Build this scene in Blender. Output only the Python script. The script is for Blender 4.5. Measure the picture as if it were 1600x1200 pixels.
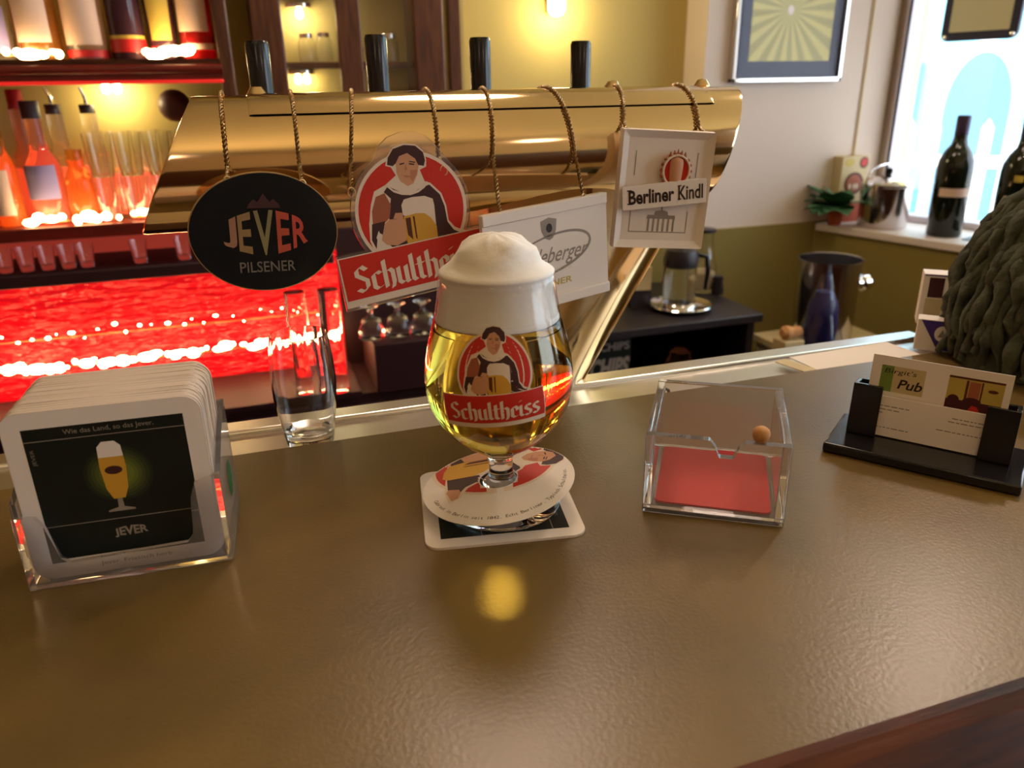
import bpy, bmesh, math, random
from math import sin, cos, pi, radians, sqrt, atan2, tan
from mathutils import Vector, Matrix
from mathutils.geometry import tessellate_polygon

for o in list(bpy.data.objects):
    bpy.data.objects.remove(o)
S = bpy.context.scene
COL = S.collection
random.seed(7)

# ------------------------------------------------------------------ camera
# z = 0 is the bar top, x runs along the bar, y away from the guest
cam_d = bpy.data.cameras.new('camera')
cam_d.sensor_width = 36.0
cam_d.lens = 1200.0 / 1600.0 * 36.0
cam_d.clip_start = 0.01
cam_d.clip_end = 200
cam = bpy.data.objects.new('camera', cam_d)
COL.objects.link(cam)
_yaw, _pitch, _roll = radians(18.0), radians(21.2), radians(1.0)
_f = Vector((sin(_yaw) * cos(_pitch), cos(_yaw) * cos(_pitch), -sin(_pitch)))
_r = Vector((cos(_yaw), -sin(_yaw), 0))
_u = _r.cross(_f)
_cx = _r * cos(_roll) - _u * sin(_roll)
_cu = _r * sin(_roll) + _u * cos(_roll)
_M = Matrix((_cx, _cu, -_f)).transposed().to_4x4()
_M.translation = (0, 0, 0.242)
cam.matrix_world = _M
cam_d.dof.use_dof = True
cam_d.dof.focus_distance = 0.50
cam_d.dof.aperture_fstop = 10.0
S.camera = cam

# ------------------------------------------------------------------ world, exposure
W = bpy.data.worlds.new('sky')
S.world = W
W.use_nodes = True
bg = W.node_tree.nodes['Background']
bg.inputs['Color'].default_value = (0.76, 0.87, 1.0, 1)
bg.inputs['Strength'].default_value = 5.0
S.view_settings.view_transform = 'Standard'
S.view_settings.look = 'None'
S.view_settings.exposure = 0.08
S.view_settings.gamma = 1.0
S.view_settings.use_curve_mapping = False


def light(name, kind, loc, energy, color, size=0.1, aim=None, spot=None, blend=0.6):
    d = bpy.data.lights.new(name, kind)
    d.energy = energy
    d.color = color
    if kind == 'AREA':
        d.shape = 'DISK'
        d.size = size
    elif kind == 'SUN':
        d.angle = size
    else:
        d.shadow_soft_size = size
    if spot:
        d.spot_size = radians(spot)
        d.spot_blend = blend
    o = bpy.data.objects.new(name, d)
    o.location = loc
    if aim is not None:
        o.rotation_euler = (Vector(aim) - Vector(loc)).to_track_quat('-Z', 'Y').to_euler()
    COL.objects.link(o)
    return o


WARM = (1.0, 0.75, 0.58)
light('ceiling_downlight_bar', 'AREA', (0.46, 1.40, 1.36), 8.0, WARM, 0.42, aim=(0.2, 0.6, 0))
light('ceiling_downlight_window', 'AREA', (1.26, 0.99, 1.02), 4.0, WARM, 0.07, aim=(0.6, 0.5, 0))
light('pendant_guest', 'POINT', (-0.6, -1.0, 0.95), 2.5, (1.0, 0.73, 0.58), 0.08)  # unseen fill light, added so that the ceiling gets lit
light('pendant_room', 'POINT', (1.0, -1.2, 0.95), 3.5, (1.0, 0.74, 0.58), 0.08)  # second unseen fill light, added on the guest side
light('uplighter_guest_side', 'SPOT', (-0.3, -0.9, 0.45), 34.0, (1.0, 0.80, 0.56), 0.06, aim=(-0.2, -0.7, 1.45), spot=130, blend=0.8)  # unseen spot added to brighten the ceiling and its reflections
light('daylight_sun', 'SUN', (6, 1, 6), 3.0, (1.0, 0.96, 0.9), 0.02, aim=(8.2, 3.2, 3.2))


# ------------------------------------------------------------------ materials
def mat(name, color, rough=0.5, metal=0.0, trans=0.0, ior=1.45, emit=None, estr=0.0, coat=0.0,
        noise=None, bump=None, spec=None, sss=0.0, aniso=None):
    m = bpy.data.materials.new(name)
    m.use_nodes = True
    nt = m.node_tree
    b = nt.nodes['Principled BSDF']
    b.inputs['Base Color'].default_value = (*color, 1)
    b.inputs['Roughness'].default_value = rough
    b.inputs['Metallic'].default_value = metal
    b.inputs['Transmission Weight'].default_value = trans
    b.inputs['IOR'].default_value = ior
    b.inputs['Coat Weight'].default_value = coat
    if spec is not None:
        b.inputs['Specular IOR Level'].default_value = spec
    if sss:
        b.inputs['Subsurface Weight'].default_value = sss
        b.inputs['Subsurface Radius'].default_value = (0.01, 0.01, 0.01)
    if emit:
        b.inputs['Emission Color'].default_value = (*emit, 1)
        b.inputs['Emission Strength'].default_value = estr
    tc = nt.nodes.new('ShaderNodeTexCoord')
    if noise:
        c2, scale, stretch = noise
        mp = nt.nodes.new('ShaderNodeMapping')
        mp.inputs['Scale'].default_value = stretch
        nz = nt.nodes.new('ShaderNodeTexNoise')
        nz.inputs['Scale'].default_value = scale
        nz.inputs['Detail'].default_value = 6
        rp = nt.nodes.new('ShaderNodeValToRGB')
        rp.color_ramp.elements[0].position = 0.35
        rp.color_ramp.elements[1].position = 0.68
        rp.color_ramp.elements[0].color = (*color, 1)
        rp.color_ramp.elements[1].color = (*c2, 1)
        nt.links.new(tc.outputs['Object'], mp.inputs['Vector'])
        nt.links.new(mp.outputs['Vector'], nz.inputs['Vector'])
        nt.links.new(nz.outputs['Fac'], rp.inputs['Fac'])
        nt.links.new(rp.outputs['Color'], b.inputs['Base Color'])
    if bump:
        scale, strength, stretch = bump
        mp = nt.nodes.new('ShaderNodeMapping')
        mp.inputs['Scale'].default_value = stretch
        nz = nt.nodes.new('ShaderNodeTexNoise')
        nz.inputs['Scale'].default_value = scale
        nz.inputs['Detail'].default_value = 3
        bp = nt.nodes.new('ShaderNodeBump')
        bp.inputs['Strength'].default_value = strength
        bp.inputs['Distance'].default_value = 0.004
        nt.links.new(tc.outputs['Object'], mp.inputs['Vector'])
        nt.links.new(mp.outputs['Vector'], nz.inputs['Vector'])
        nt.links.new(nz.outputs['Fac'], bp.inputs['Height'])
        nt.links.new(bp.outputs['Normal'], b.inputs['Normal'])
    return m


def srgb(r, g, b):
    f = lambda c: (c / 255 / 12.92) if c / 255 <= 0.04045 else ((c / 255 + 0.055) / 1.055) ** 2.4
    return (f(r), f(g), f(b))


ONE = (1, 1, 1)
M = {}
M['counter'] = mat('counter_laminate', srgb(122, 98, 52), 0.32, noise=(srgb(102, 82, 46), 9, ONE), bump=(420, 0.05, ONE), spec=0.6)
M['wood'] = mat('dark_wood', srgb(92, 46, 22), 0.42, noise=(srgb(48, 22, 12), 14, (1, 9, 9)), bump=(30, 0.15, (1, 9, 9)), spec=0.25)
M['woodv'] = mat('dark_wood_upright', srgb(104, 60, 34), 0.38, noise=(srgb(70, 38, 24), 14, (9, 9, 1)))
M['maroon'] = mat('maroon_lacquer', srgb(44, 10, 14), 0.6)
M['shelfred'] = mat('red_shelf_wood', srgb(120, 30, 22), 0.3, noise=(srgb(90, 30, 20), 10, (1, 8, 8)))
M['steel'] = mat('brushed_steel', (0.78, 0.76, 0.73), 0.28, 1.0)
M['chrome'] = mat('chrome', (0.82, 0.80, 0.80), 0.06, 1.0)
M['bucketmetal'] = mat('worn_steel', (0.58, 0.53, 0.52), 0.16, 1.0)
M['brass'] = mat('polished_brass', (0.87, 0.64, 0.36), 0.10, 1.0, bump=(7, 0.02, (1, 6, 6)))
M['brassdark'] = mat('brass_chain', (0.30, 0.18, 0.07), 0.4, 1.0)
M['glass'] = mat('clear_glass', (1, 1, 1), 0.0, 0, 1.0, 1.45)
M['acrylic'] = mat('clear_acrylic', (1.0, 0.96, 0.95), 0.0, 0, 0.93, 1.49)
M['beer'] = mat('golden_beer', (1.0, 0.76, 0.11), 0.0, 0, 1.0, 1.33)
M['foam'] = mat('beer_foam', srgb(250, 243, 236), 0.8, sss=0.4, bump=(120, 0.12, ONE))
M['white'] = mat('white_board', srgb(238, 226, 214), 0.5)
M['paper'] = mat('paper', srgb(240, 230, 222), 0.7)
M['cardedge'] = mat('beermat_pulp', srgb(215, 200, 188), 0.9)
M['black'] = mat('black_plastic', (0.012, 0.011, 0.014), 0.18)
M['blackmat'] = mat('black_lacquer', (0.012, 0.011, 0.013), 0.35)
M['darkprint'] = mat('dark_green_print', srgb(20, 28, 26), 0.35)
M['jeverdark'] = mat('black_enamel', srgb(22, 24, 26), 0.25)
M['goldfoil'] = mat('gold_foil', (0.75, 0.55, 0.28), 0.3, 0.8)
M['red'] = mat('red_print', srgb(205, 45, 30), 0.45)
M['redcard'] = mat('red_card', srgb(205, 22, 26), 0.55)
M['tunic'] = mat('print_tunic', srgb(66, 34, 34), 0.5)
M['sleeve'] = mat('print_sleeve', srgb(165, 92, 62), 0.5)
M['skin'] = mat('print_skin', srgb(208, 150, 112), 0.5)
M['skin2'] = mat('print_skin_shade', srgb(190, 122, 90), 0.5)
M['amber'] = mat('print_beer', srgb(214, 160, 52), 0.5)
M['brownp'] = mat('print_brown', srgb(90, 40, 22), 0.5)
M['creamp'] = mat('print_cream', srgb(232, 212, 190), 0.5)
M['greyp'] = mat('print_grey', srgb(150, 138, 126), 0.5)
M['dimp'] = mat('print_dim_grey', srgb(112, 102, 92), 0.5)
M['gold'] = mat('print_gold', srgb(196, 170, 70), 0.4)
M['ink'] = mat('print_ink', srgb(44, 24, 20), 0.5)
M['greenp'] = mat('print_green', srgb(120, 142, 62), 0.5)
M['greenlogo'] = mat('print_dark_green', srgb(28, 92, 44), 0.5)
M['purplep'] = mat('print_purple', srgb(70, 50, 140), 0.5)
M['cork'] = mat('cork', srgb(214, 160, 104), 0.8, noise=(srgb(180, 124, 78), 60, ONE))
M['walllight'] = mat('wall_pinkish_white', srgb(226, 210, 196), 0.8)
M['wallolive'] = mat('wall_olive_yellow', srgb(192, 170, 104), 0.8)
M['walltan'] = mat('wall_tan', srgb(206, 172, 128), 0.8)
M['dado'] = mat('wall_olive_green', srgb(138, 121, 60), 0.75)
M['ceiling'] = mat('ceiling_cream', srgb(225, 208, 160), 0.9)
M['tantrim'] = mat('tan_corner_bead', srgb(216, 196, 160), .7)  # wall corner shading painted as a tan tone
M['floor'] = mat('floor_wood', srgb(90, 62, 40), 0.5)
M['sill'] = mat('white_sill', srgb(228, 216, 208), 0.5)
M['frame'] = mat('window_frame_white', srgb(222, 212, 220), 0.45)
M['led'] = mat('warm_led', (1, 0.8, 0.5), 0.5, emit=(1.0, 0.66, 0.30), estr=30.0)
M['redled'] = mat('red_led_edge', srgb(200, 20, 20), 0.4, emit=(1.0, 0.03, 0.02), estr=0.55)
M['redback'] = mat('backlit_red_panel', srgb(180, 60, 44), 0.4, emit=(1.0, 0.10, 0.06), estr=0.22)  # emission added to lift the shadowed ledge
M['redback2'] = mat('backlit_orange_panel', srgb(200, 60, 30), 0.4, emit=(1.0, 0.16, 0.05), estr=0.9)  # emission added to tint the shelf glasses red-orange
M['bulb'] = mat('warm_bulb', (1, 0.9, 0.6), 0.5, emit=(1.0, 0.84, 0.46), estr=40.0)
M['yarn'] = mat('grey_green_yarn', srgb(86, 90, 74), 0.95, noise=(srgb(58, 62, 54), 60, ONE), bump=(220, 0.5, ONE))
M['terracotta'] = mat('terracotta', srgb(180, 84, 52), 0.7)
M['leaf'] = mat('leaf_green', srgb(96, 150, 108), 0.5, noise=(srgb(62, 112, 84), 20, ONE))
M['winebottle'] = mat('dark_wine_glass', srgb(20, 27, 18), 0.06, spec=0.6)
M['foilcap'] = mat('dark_foil', srgb(54, 40, 66), 0.35, 0.4)
M['blackcab'] = mat('black_table', srgb(40, 34, 38), 0.4)
M['coffee'] = mat('coffee_dark', srgb(36, 20, 16), 0.2)
M['bluebottle'] = mat('cobalt_sleeve', srgb(44, 42, 84), 0.25)
M['cellophane'] = mat('cellophane', (0.93, 0.95, 1.0), 0.03, 0, 1.0, 1.05)


def mat_glasswall():
    m = mat('red_glass_wall', srgb(205, 4, 10), 0.05, emit=(1.0, 0.006, 0.012), estr=0.58,
            bump=(24, 1.0, (0.6, 1.0, 2.6)), spec=0.5)
    m.node_tree.nodes['Bump'].inputs['Distance'].default_value = 0.03
    return m


M['redwall'] = mat_glasswall()


# ------------------------------------------------------------------ mesh helper
def thin_glass(name, tint, fac=1.0):
    m = bpy.data.materials.new(name)
    m.use_nodes = True
    nt = m.node_tree
    nt.nodes.clear()
    out = nt.nodes.new('ShaderNodeOutputMaterial')
    mix = nt.nodes.new('ShaderNodeMixShader')
    lw = nt.nodes.new('ShaderNodeLayerWeight')
    lw.inputs['Blend'].default_value = 0.5
    pw = nt.nodes.new('ShaderNodeMath')
    pw.operation = 'POWER'
    pw.inputs[1].default_value = 4.0
    nt.links.new(lw.outputs['Facing'], pw.inputs[0])
    fr = nt.nodes.new('ShaderNodeMath')
    fr.operation = 'MULTIPLY_ADD'
    fr.inputs[1].default_value = 0.7
    fr.inputs[2].default_value = 0.03
    nt.links.new(pw.outputs[0], fr.inputs[0])
    tr_ = nt.nodes.new('ShaderNodeBsdfTransparent')
    tr_.inputs['Color'].default_value = (*tint, 1)
    g = nt.nodes.new('ShaderNodeBsdfGlossy')
    g.inputs['Roughness'].default_value = 0.02
    nt.links.new(fr.outputs[0], mix.inputs['Fac'])
    nt.links.new(tr_.outputs[0], mix.inputs[1])
    nt.links.new(g.outputs[0], mix.inputs[2])
    nt.links.new(mix.outputs[0], out.inputs['Surface'])
    return m


M['thinglass'] = thin_glass('thin_clear_glass', (.97, .97, .97))
M['cellophane'] = thin_glass('cellophane_film', (.90, .92, .98))


class MB:
    def __init__(self):
        self.v, self.f, self.m, self.mats = [], [], [], []

    def mi(self, m):
        if m not in self.mats:
            self.mats.append(m)
        return self.mats.index(m)

    def add(self, vs, fs, m='white', X=None):
        o = len(self.v)
        k = self.mi(m)
        for p in vs:
            p = Vector(p)
            self.v.append(tuple(X @ p) if X is not None else tuple(p))
        for f in fs:
            self.f.append(tuple(i + o for i in f))
            self.m.append(k)
        return self

    def box(self, lo, hi, m='white', X=None):
        x0, y0, z0 = lo
        x1, y1, z1 = hi
        vs = [(x0, y0, z0), (x1, y0, z0), (x1, y1, z0), (x0, y1, z0), (x0, y0, z1), (x1, y0, z1), (x1, y1, z1), (x0, y1, z1)]
        return self.add(vs, [(0, 3, 2, 1), (4, 5, 6, 7), (0, 1, 5, 4), (1, 2, 6, 5), (2, 3, 7, 6), (3, 0, 4, 7)], m, X)

    def lathe(self, prof, m='white', seg=32, X=None, a0=0.0, a1=2 * pi, wob=None):
        """prof: list of (r, z), bottom to top on the outside; open ends at r=0 collapse"""
        full = abs(a1 - a0 - 2 * pi) < 1e-6
        n = seg if full else seg + 1
        vs, fs, rows = [], [], []
        for r, z in prof:
            if r < 1e-7:
                rows.append([len(vs)] * n)
                vs.append((0, 0, z))
            else:
                row = []
                for i in range(n):
                    a = a0 + (a1 - a0) * i / seg
                    rr, zz = (r, z) if wob is None else wob(r, z, a)
                    row.append(len(vs))
                    vs.append((rr * cos(a), rr * sin(a), zz))
                rows.append(row)
        for A, B in zip(rows, rows[1:]):
            for i in range(seg):
                j = (i + 1) % n
                q = [A[i], A[j], B[j], B[i]]
                q2 = []
                for t in q:
                    if t not in q2:
                        q2.append(t)
                if len(q2) > 2:
                    fs.append(tuple(q2))
        return self.add(vs, fs, m, X)

    def tube(self, path, r, m='white', seg=8, X=None, caps=True):
        P = [Vector(p) for p in path]
        n = len(P)
        vs, fs = [], []
        up = None
        for i, p in enumerate(P):
            t = (P[min(i + 1, n - 1)] - P[max(i - 1, 0)])
            t = t.normalized() if t.length > 1e-12 else Vector((0, 0, 1))
            if up is None:
                up = Vector((0, 0, 1)) if abs(t.z) < 0.9 else Vector((1, 0, 0))
            a = t.cross(up)
            a = a.normalized() if a.length > 1e-9 else Vector((1, 0, 0))
            b = t.cross(a).normalized()
            up = -b if False else a.cross(t)
            rr = r[i] if isinstance(r, (list, tuple)) else r
            for k in range(seg):
                g = 2 * pi * k / seg
                vs.append(tuple(p + a * (rr * cos(g)) + b * (rr * sin(g))))
        for i in range(n - 1):
            for k in range(seg):
                k2 = (k + 1) % seg
                fs.append((i * seg + k, i * seg + k2, (i + 1) * seg + k2, (i + 1) * seg + k))
        if caps:
            fs.append(tuple(range(seg)))
            fs.append(tuple((n - 1) * seg + k for k in reversed(range(seg))))
        return self.add(vs, fs, m, X)

    def prism(self, poly, t0, t1, m='white', X=None, mf=None, mb_=None):
        """poly in (x, z), extruded along y from t0 (front) to t1 (back)"""
        n = len(poly)
        A = [(x, t0, z) for x, z in poly]
        B = [(x, t1, z) for x, z in poly]
        self.add(A + B, [(i, (i + 1) % n, n + (i + 1) % n, n + i) for i in range(n)], m, X)
        tri = tessellate_polygon([[Vector((x, z, 0)) for x, z in poly]])
        self.add(A, [tuple(t) for t in tri], mf or m, X)
        self.add(B, [tuple(t) for t in tri], mb_ or m, X)
        return self

    def flat(self, poly, fn, m, sub=0, clip=None):
        """polygon in 2D triangulated, subdivided, and laid onto a surface by fn(x, y)"""
        tri = tessellate_polygon([[Vector((x, y, 0)) for x, y in poly]])
        T = [[poly[i] for i in t] for t in tri]
        for _ in range(sub):
            N = []
            for a, b, c in T:
                ab = ((a[0] + b[0]) / 2, (a[1] + b[1]) / 2)
                bc = ((c[0] + b[0]) / 2, (c[1] + b[1]) / 2)
                ca = ((a[0] + c[0]) / 2, (a[1] + c[1]) / 2)
                N += [[a, ab, ca], [ab, b, bc], [ca, bc, c], [ab, bc, ca]]
            T = N
        if clip:
            T = [t for t in T if all(clip(*p) for p in t)]
        vs, fs, idx = [], [], {}
        for t in T:
            f = []
            for p in t:
                k = (round(p[0], 7), round(p[1], 7))
                if k not in idx:
                    idx[k] = len(vs)
                    vs.append(fn(*p))
                f.append(idx[k])
            fs.append(tuple(f))
        return self.add(vs, fs, m)

    def build(self, name, parent=None, smooth=40, loc=None, bevel=None):
        me = bpy.data.meshes.new(name)
        me.from_pydata(self.v, [], self.f)
        for k in self.mats:
            me.materials.append(M[k])
        me.polygons.foreach_set('material_index', self.m)
        bm = bmesh.new()
        bm.from_mesh(me)
        if len(bm.verts) < 60000:
            bmesh.ops.recalc_face_normals(bm, faces=bm.faces)
        bm.to_mesh(me)
        bm.free()
        if smooth:
            me.polygons.foreach_set('use_smooth', [True] * len(me.polygons))
            me.set_sharp_from_angle(angle=radians(smooth))
        me.update()
        o = bpy.data.objects.new(name, me)
        COL.objects.link(o)
        if loc is not None:
            o.location = loc
        if parent is not None:
            o.parent = parent
        if bevel:
            b = o.modifiers.new('bevel', 'BEVEL')
            b.width = bevel
            b.segments = 2
            b.limit_method = 'ANGLE'
        return o


def tag(o, label=None, cat=None, group=None, kind=None):
    if label:
        o['label'] = label
    if cat:
        o['category'] = cat
    if group:
        o['group'] = group
    if kind:
        o['kind'] = kind
    return o


def thing(name, label, cat, loc=(0, 0, 0), rz=0.0, group=None, X=None):
    o = bpy.data.objects.new(name, None)
    o.empty_display_size = 0.02
    COL.objects.link(o)
    if X is not None:
        o.matrix_world = X
    else:
        o.location = loc
        o.rotation_euler = (0, 0, rz)
    return tag(o, label, cat, group)


def copy_tree(o, loc, rz=None, label=None):
    def cp(a, par):
        c = a.copy()
        COL.objects.link(c)
        c.parent = par
        for ch in list(a.children):
            cp(ch, c)
        return c
    r = cp(o, None)
    r.location = loc
    if rz is not None:
        r.rotation_euler = (0, 0, rz)
    if label:
        r['label'] = label
    return r


def rot(yaw, pitch, roll):
    return Matrix.Rotation(radians(yaw), 4, 'Z') @ Matrix.Rotation(radians(pitch), 4, 'X') @ Matrix.Rotation(radians(roll), 4, 'Y')


def rrect(w, h, r, n=5, cx=0, cy=0):
    P = []
    for sx, sy, a in ((1, 1, 0), (-1, 1, 90), (-1, -1, 180), (1, -1, 270)):
        for i in range(n + 1):
            g = radians(a + 90 * i / n)
            P.append((cx + sx * (w / 2 - r) + r * cos(g), cy + sy * (h / 2 - r) + r * sin(g)))
    return P


def ell(cx, cy, rx, ry, n=40, a0=0, a1=360):
    return [(cx + rx * cos(radians(a0 + (a1 - a0) * i / n)), cy + ry * sin(radians(a0 + (a1 - a0) * i / n)))
            for i in range(n if a1 - a0 >= 360 else n + 1)]


# ------------------------------------------------------------------ lettering (built-in font outline, or own broad-nib strokes)
_tc = {}


def text2d(s, bold=0.0):
    k = (s, bold)
    if k in _tc:
        return _tc[k]
    cu = bpy.data.curves.new('t', 'FONT')
    cu.body = s
    cu.resolution_u = 3
    cu.offset = bold
    cu.fill_mode = 'FRONT'
    ob = bpy.data.objects.new('t', cu)
    COL.objects.link(ob)
    dg = bpy.context.evaluated_depsgraph_get()
    dg.update()
    me = bpy.data.meshes.new_from_object(ob.evaluated_get(dg))
    vs = [(v.co.x, v.co.y) for v in me.vertices]
    fs = [tuple(p.vertices) for p in me.polygons]
    bpy.data.objects.remove(ob)
    bpy.data.curves.remove(cu)
    bpy.data.meshes.remove(me)
    _tc[k] = (vs, fs)
    return vs, fs


def put_text(mb, s, fn, m, cx, cy, w, h=None, bold=0.0, slant=0.0, warp=None, base=None):
    """text scaled to width w and height h, centred at (cx, cy), laid out by fn"""
    vs, fs = text2d(s, bold)
    if not vs:
        return
    x0, x1 = min(v[0] for v in vs), max(v[0] for v in vs)
    y0, y1 = min(v[1] for v in vs), max(v[1] for v in vs)
    kx = w / (x1 - x0)
    ky = kx if h is None else h / (y1 - y0)
    P = []
    for x, y in vs:
        X = (x - (x0 + x1) / 2) * kx
        Y = (y - (y0 + y1) / 2) * ky
        if warp:
            X, Y = warp(X / (w / 2), Y, X)
        X += slant * Y
        P.append(fn(cx + X, cy + Y))
    mb.add(P, fs, m)


def arc_text(mb, s, fn, m, cx, cy, r, a0, a1, h):
    """letters set along an arc with the tops pointing to the centre, a0 to a1 in degrees"""
    n = len(s)
    for i, ch in enumerate(s):
        if ch == ' ':
            continue
        g = radians(a0 + (a1 - a0) * (i + 0.5) / n)
        vs, fs = text2d(ch)
        x0, x1 = min(v[0] for v in vs), max(v[0] for v in vs)
        P = []
        for x, y in vs:
            lx = (x - (x0 + x1) / 2) * h * 1.15
            ly = y * h
            rr = r - ly
            P.append(fn(cx + rr * cos(g) - lx * sin(g), cy + rr * sin(g) + lx * cos(g)))
        mb.add(P, fs, m)


NIB = {
    'S': (4.2, [[(3.4, 6.4), (2.2, 7.6), (0.9, 6.6), (0.9, 5.2), (3.2, 3.4), (3.2, 1.6), (1.9, 0.4), (0.6, 1.3)]]),
    'c': (3.1, [[(2.6, 4.5), (1.8, 5.2), (0.7, 4.4), (0.7, 1.0), (1.6, 0.3), (2.7, 1.0)]]),
    'h': (3.5, [[(0.7, 7.9), (0.7, 0.2)], [(0.7, 4.4), (1.9, 5.2), (2.7, 4.4), (2.7, 1.2), (2.2, -0.3)]]),
    'u': (3.7, [[(0.7, 5.1), (0.7, 1.0), (1.5, 0.3), (2.7, 1.2)], [(2.7, 5.1), (2.7, 0.8), (3.1, 0.3)]]),
    'l': (1.9, [[(0.7, 7.9), (0.7, 1.0), (1.4, 0.3)]]),
    't': (2.4, [[(0.9, 6.6), (0.9, 1.0), (1.7, 0.3)], [(0.1, 4.8), (2.0, 4.8)]]),
    'e': (3.1, [[(0.7, 2.6), (2.5, 3.4), (2.5, 4.4), (1.7, 5.2), (0.7, 4.4), (0.7, 1.0), (1.6, 0.3), (2.6, 1.0)]]),
    'i': (1.9, [[(0.7, 5.1), (0.7, 1.0), (1.4, 0.3)], [(0.5, 6.7), (0.9, 7.1)]]),
    's': (3.1, [[(2.4, 4.5), (1.6, 5.2), (0.7, 4.4), (0.7, 3.4), (2.4, 2.2), (2.4, 1.1), (1.5, 0.3), (0.5, 0.9)]]),
}


def nib_text(mb, s, fn, m, x0, y0, w, h, sub=1):
    tot = sum(NIB[c][0] for c in s)
    kx, ky = w / tot, h / 7.9
    x = 0.0
    for c in s:
        for st in NIB[c][1]:
            for (ax, ay), (bx, by) in zip(st, st[1:]):
                q = [(x + ax - .58, ay - .26), (x + ax + .58, ay + .26), (x + bx + .58, by + .26), (x + bx - .58, by - .26)]
                q = [(x0 + px * kx, y0 + py * ky) for px, py in q]
                ar = sum(q[i][0] * q[(i + 1) % 4][1] - q[(i + 1) % 4][0] * q[i][1] for i in range(4))
                if abs(ar) < 1e-12:
                    continue
                mb.flat(q, fn, m, sub)
        x += NIB[c][0]


# the brewery's emblem: red disc, cap-wearing drinker with a mug, red banner (units 0.1 mm)
EMB = {
    'white_body': [(-59, 626), (-146, 598), (-188, 512), (-228, 383), (-246, 266), (-228, 168), (-140, 103), (18, 103), (240, 92), (403, 85), (524, 114), (491, 182), (437, 206), (392, 233), (352, 293), (353, 401), (333, 493), (265, 580), (226, 599), (206, 682), (256, 695), (266, 743), (254, 806), (206, 858), (128, 877), (44, 865), (-11, 810), (-32, 753), (5, 736), (28, 676)],
    'tunic': [(-43, 615), (38, 557), (105, 532), (207, 563), (256, 568), (320, 487), (340, 398), (342, 283), (378, 216), (433, 180), (381, 106), (241, 101), (-49, 130), (-117, 213), (-68, 442), (-39, 527), (-80, 580)],
    'sleeve': [(-143, 559), (-76, 573), (-48, 483), (-75, 397), (-134, 357), (-203, 372), (-190, 467)],
    'lower': [(-209, 379), (-111, 381), (-148, 291), (-178, 315), (-213, 200), (-233, 269)],
    'cuff': [(-170, 325), (-198, 278), (-137, 117), (-62, 130), (-42, 167), (-132, 199), (-162, 253)],
    'hand': [(-162, 253), (-121, 361), (-80, 387), (24, 370), (31, 305), (13, 214), (-61, 193), (-129, 213)],
    'thumb': [(-50, 386), (-28, 422), (21, 414), (23, 365)],
    'hat': [(-19, 757), (-4, 803), (42, 854), (125, 867), (203, 848), (252, 795), (256, 739), (240, 703), (201, 716), (187, 763), (137, 810), (77, 799), (44, 756), (18, 741)],
    'face': [(45, 758), (77, 801), (138, 812), (187, 765), (204, 715), (182, 653), (142, 598), (98, 588), (53, 630), (37, 691)],
    'collar': [(37, 674), (53, 630), (98, 588), (141, 596), (188, 640), (184, 602), (113, 574), (38, 613)],
    'foam': [(26, 468), (51, 503), (112, 508), (206, 498), (261, 467), (264, 420), (252, 275), (223, 334), (182, 376), (124, 388), (50, 380), (23, 397)],
    'beer': [(27, 387), (124, 390), (183, 378), (224, 337), (255, 271), (244, 113), (211, 71), (113, 81), (32, 112), (16, 214)],
    'stripe1': [(36, 371), (75, 371), (64, 209), (32, 251)],
    'stripe2': [(91, 374), (105, 373), (97, 202), (87, 219)],
    'rhand': [(372, 108), (394, 176), (434, 186), (494, 167), (509, 127), (459, 113), (405, 95)],
    'eyeL': [(69, 749), (104, 751), (103, 743), (69, 740)],
    'eyeR': [(137, 741), (174, 730), (171, 721), (136, 732)],
    'brow': [(140, 756), (182, 742), (181, 735), (139, 750)],
    'nose': [(112, 741), (115, 699), (98, 697)],
    'mouth': [(82, 667), (136, 654), (123, 646), (94, 654)],
    'cheek': [(137, 694), (189, 685), (173, 649), (139, 614), (127, 641)],
}
CHAIN = [(-52, 621), (-11, 575), (42, 547), (105, 532), (166, 540), (220, 566), (242, 590)]
EMB_ORDER = [('white_body', 'creamp'), ('tunic', 'tunic'), ('sleeve', 'sleeve'), ('lower', 'tunic'), ('cuff', 'creamp'),
             ('thumb', 'skin'), ('face', 'skin'), ('cheek', 'skin2'), ('collar', 'creamp'), ('hat', 'tunic'), ('foam', 'creamp'), ('beer', 'amber'),
             ('stripe1', 'brownp'), ('stripe2', 'brownp'), ('hand', 'skin'), ('rhand', 'skin'), ('eyeL', 'ink'), ('eyeR', 'ink'),
             ('brow', 'ink'), ('nose', 'skin2'), ('mouth', 'skin2')]


def emblem(mb, fn, sub=0, banner=True, clip=None):
    """fn(x, y, layer) with x, y in 0.1 mm units"""
    L = 0
    cl = clip
    mb.flat(ell(97, 413, 412, 412, 48), lambda x, y: fn(x, y, 0), 'creamp', sub, cl)
    mb.flat(ell(97, 413, 388, 388, 48), lambda x, y: fn(x, y, 1), 'red', sub, cl)
    for i, (k, m) in enumerate(EMB_ORDER):
        mb.flat(EMB[k], lambda x, y, i=i: fn(x, y, 2 + i * 0.35), m, sub, cl)
    for (ax, ay), (bx, by) in zip(CHAIN, CHAIN[1:]):
        q = [(ax, ay - 9), (bx, by - 9), (bx, by + 9), (ax, ay + 9)]
        mb.flat(q, lambda x, y: fn(x, y, 11), 'creamp', sub, cl)
    if banner:
        mb.flat([(-506, 190), (600, 190), (612, -180), (-512, -180)], lambda x, y: fn(x, y, 9.6), 'creamp', sub + 1)
        mb.flat([(-496, 182), (590, 182), (600, -128), (-498, -128)], lambda x, y: fn(x, y, 12.4), 'red', sub + 1)
        nib_text(mb, 'Schultheiss', lambda x, y: fn(x, y, 16.0), 'creamp', -420, -92, 960, 205, 1)


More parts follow.
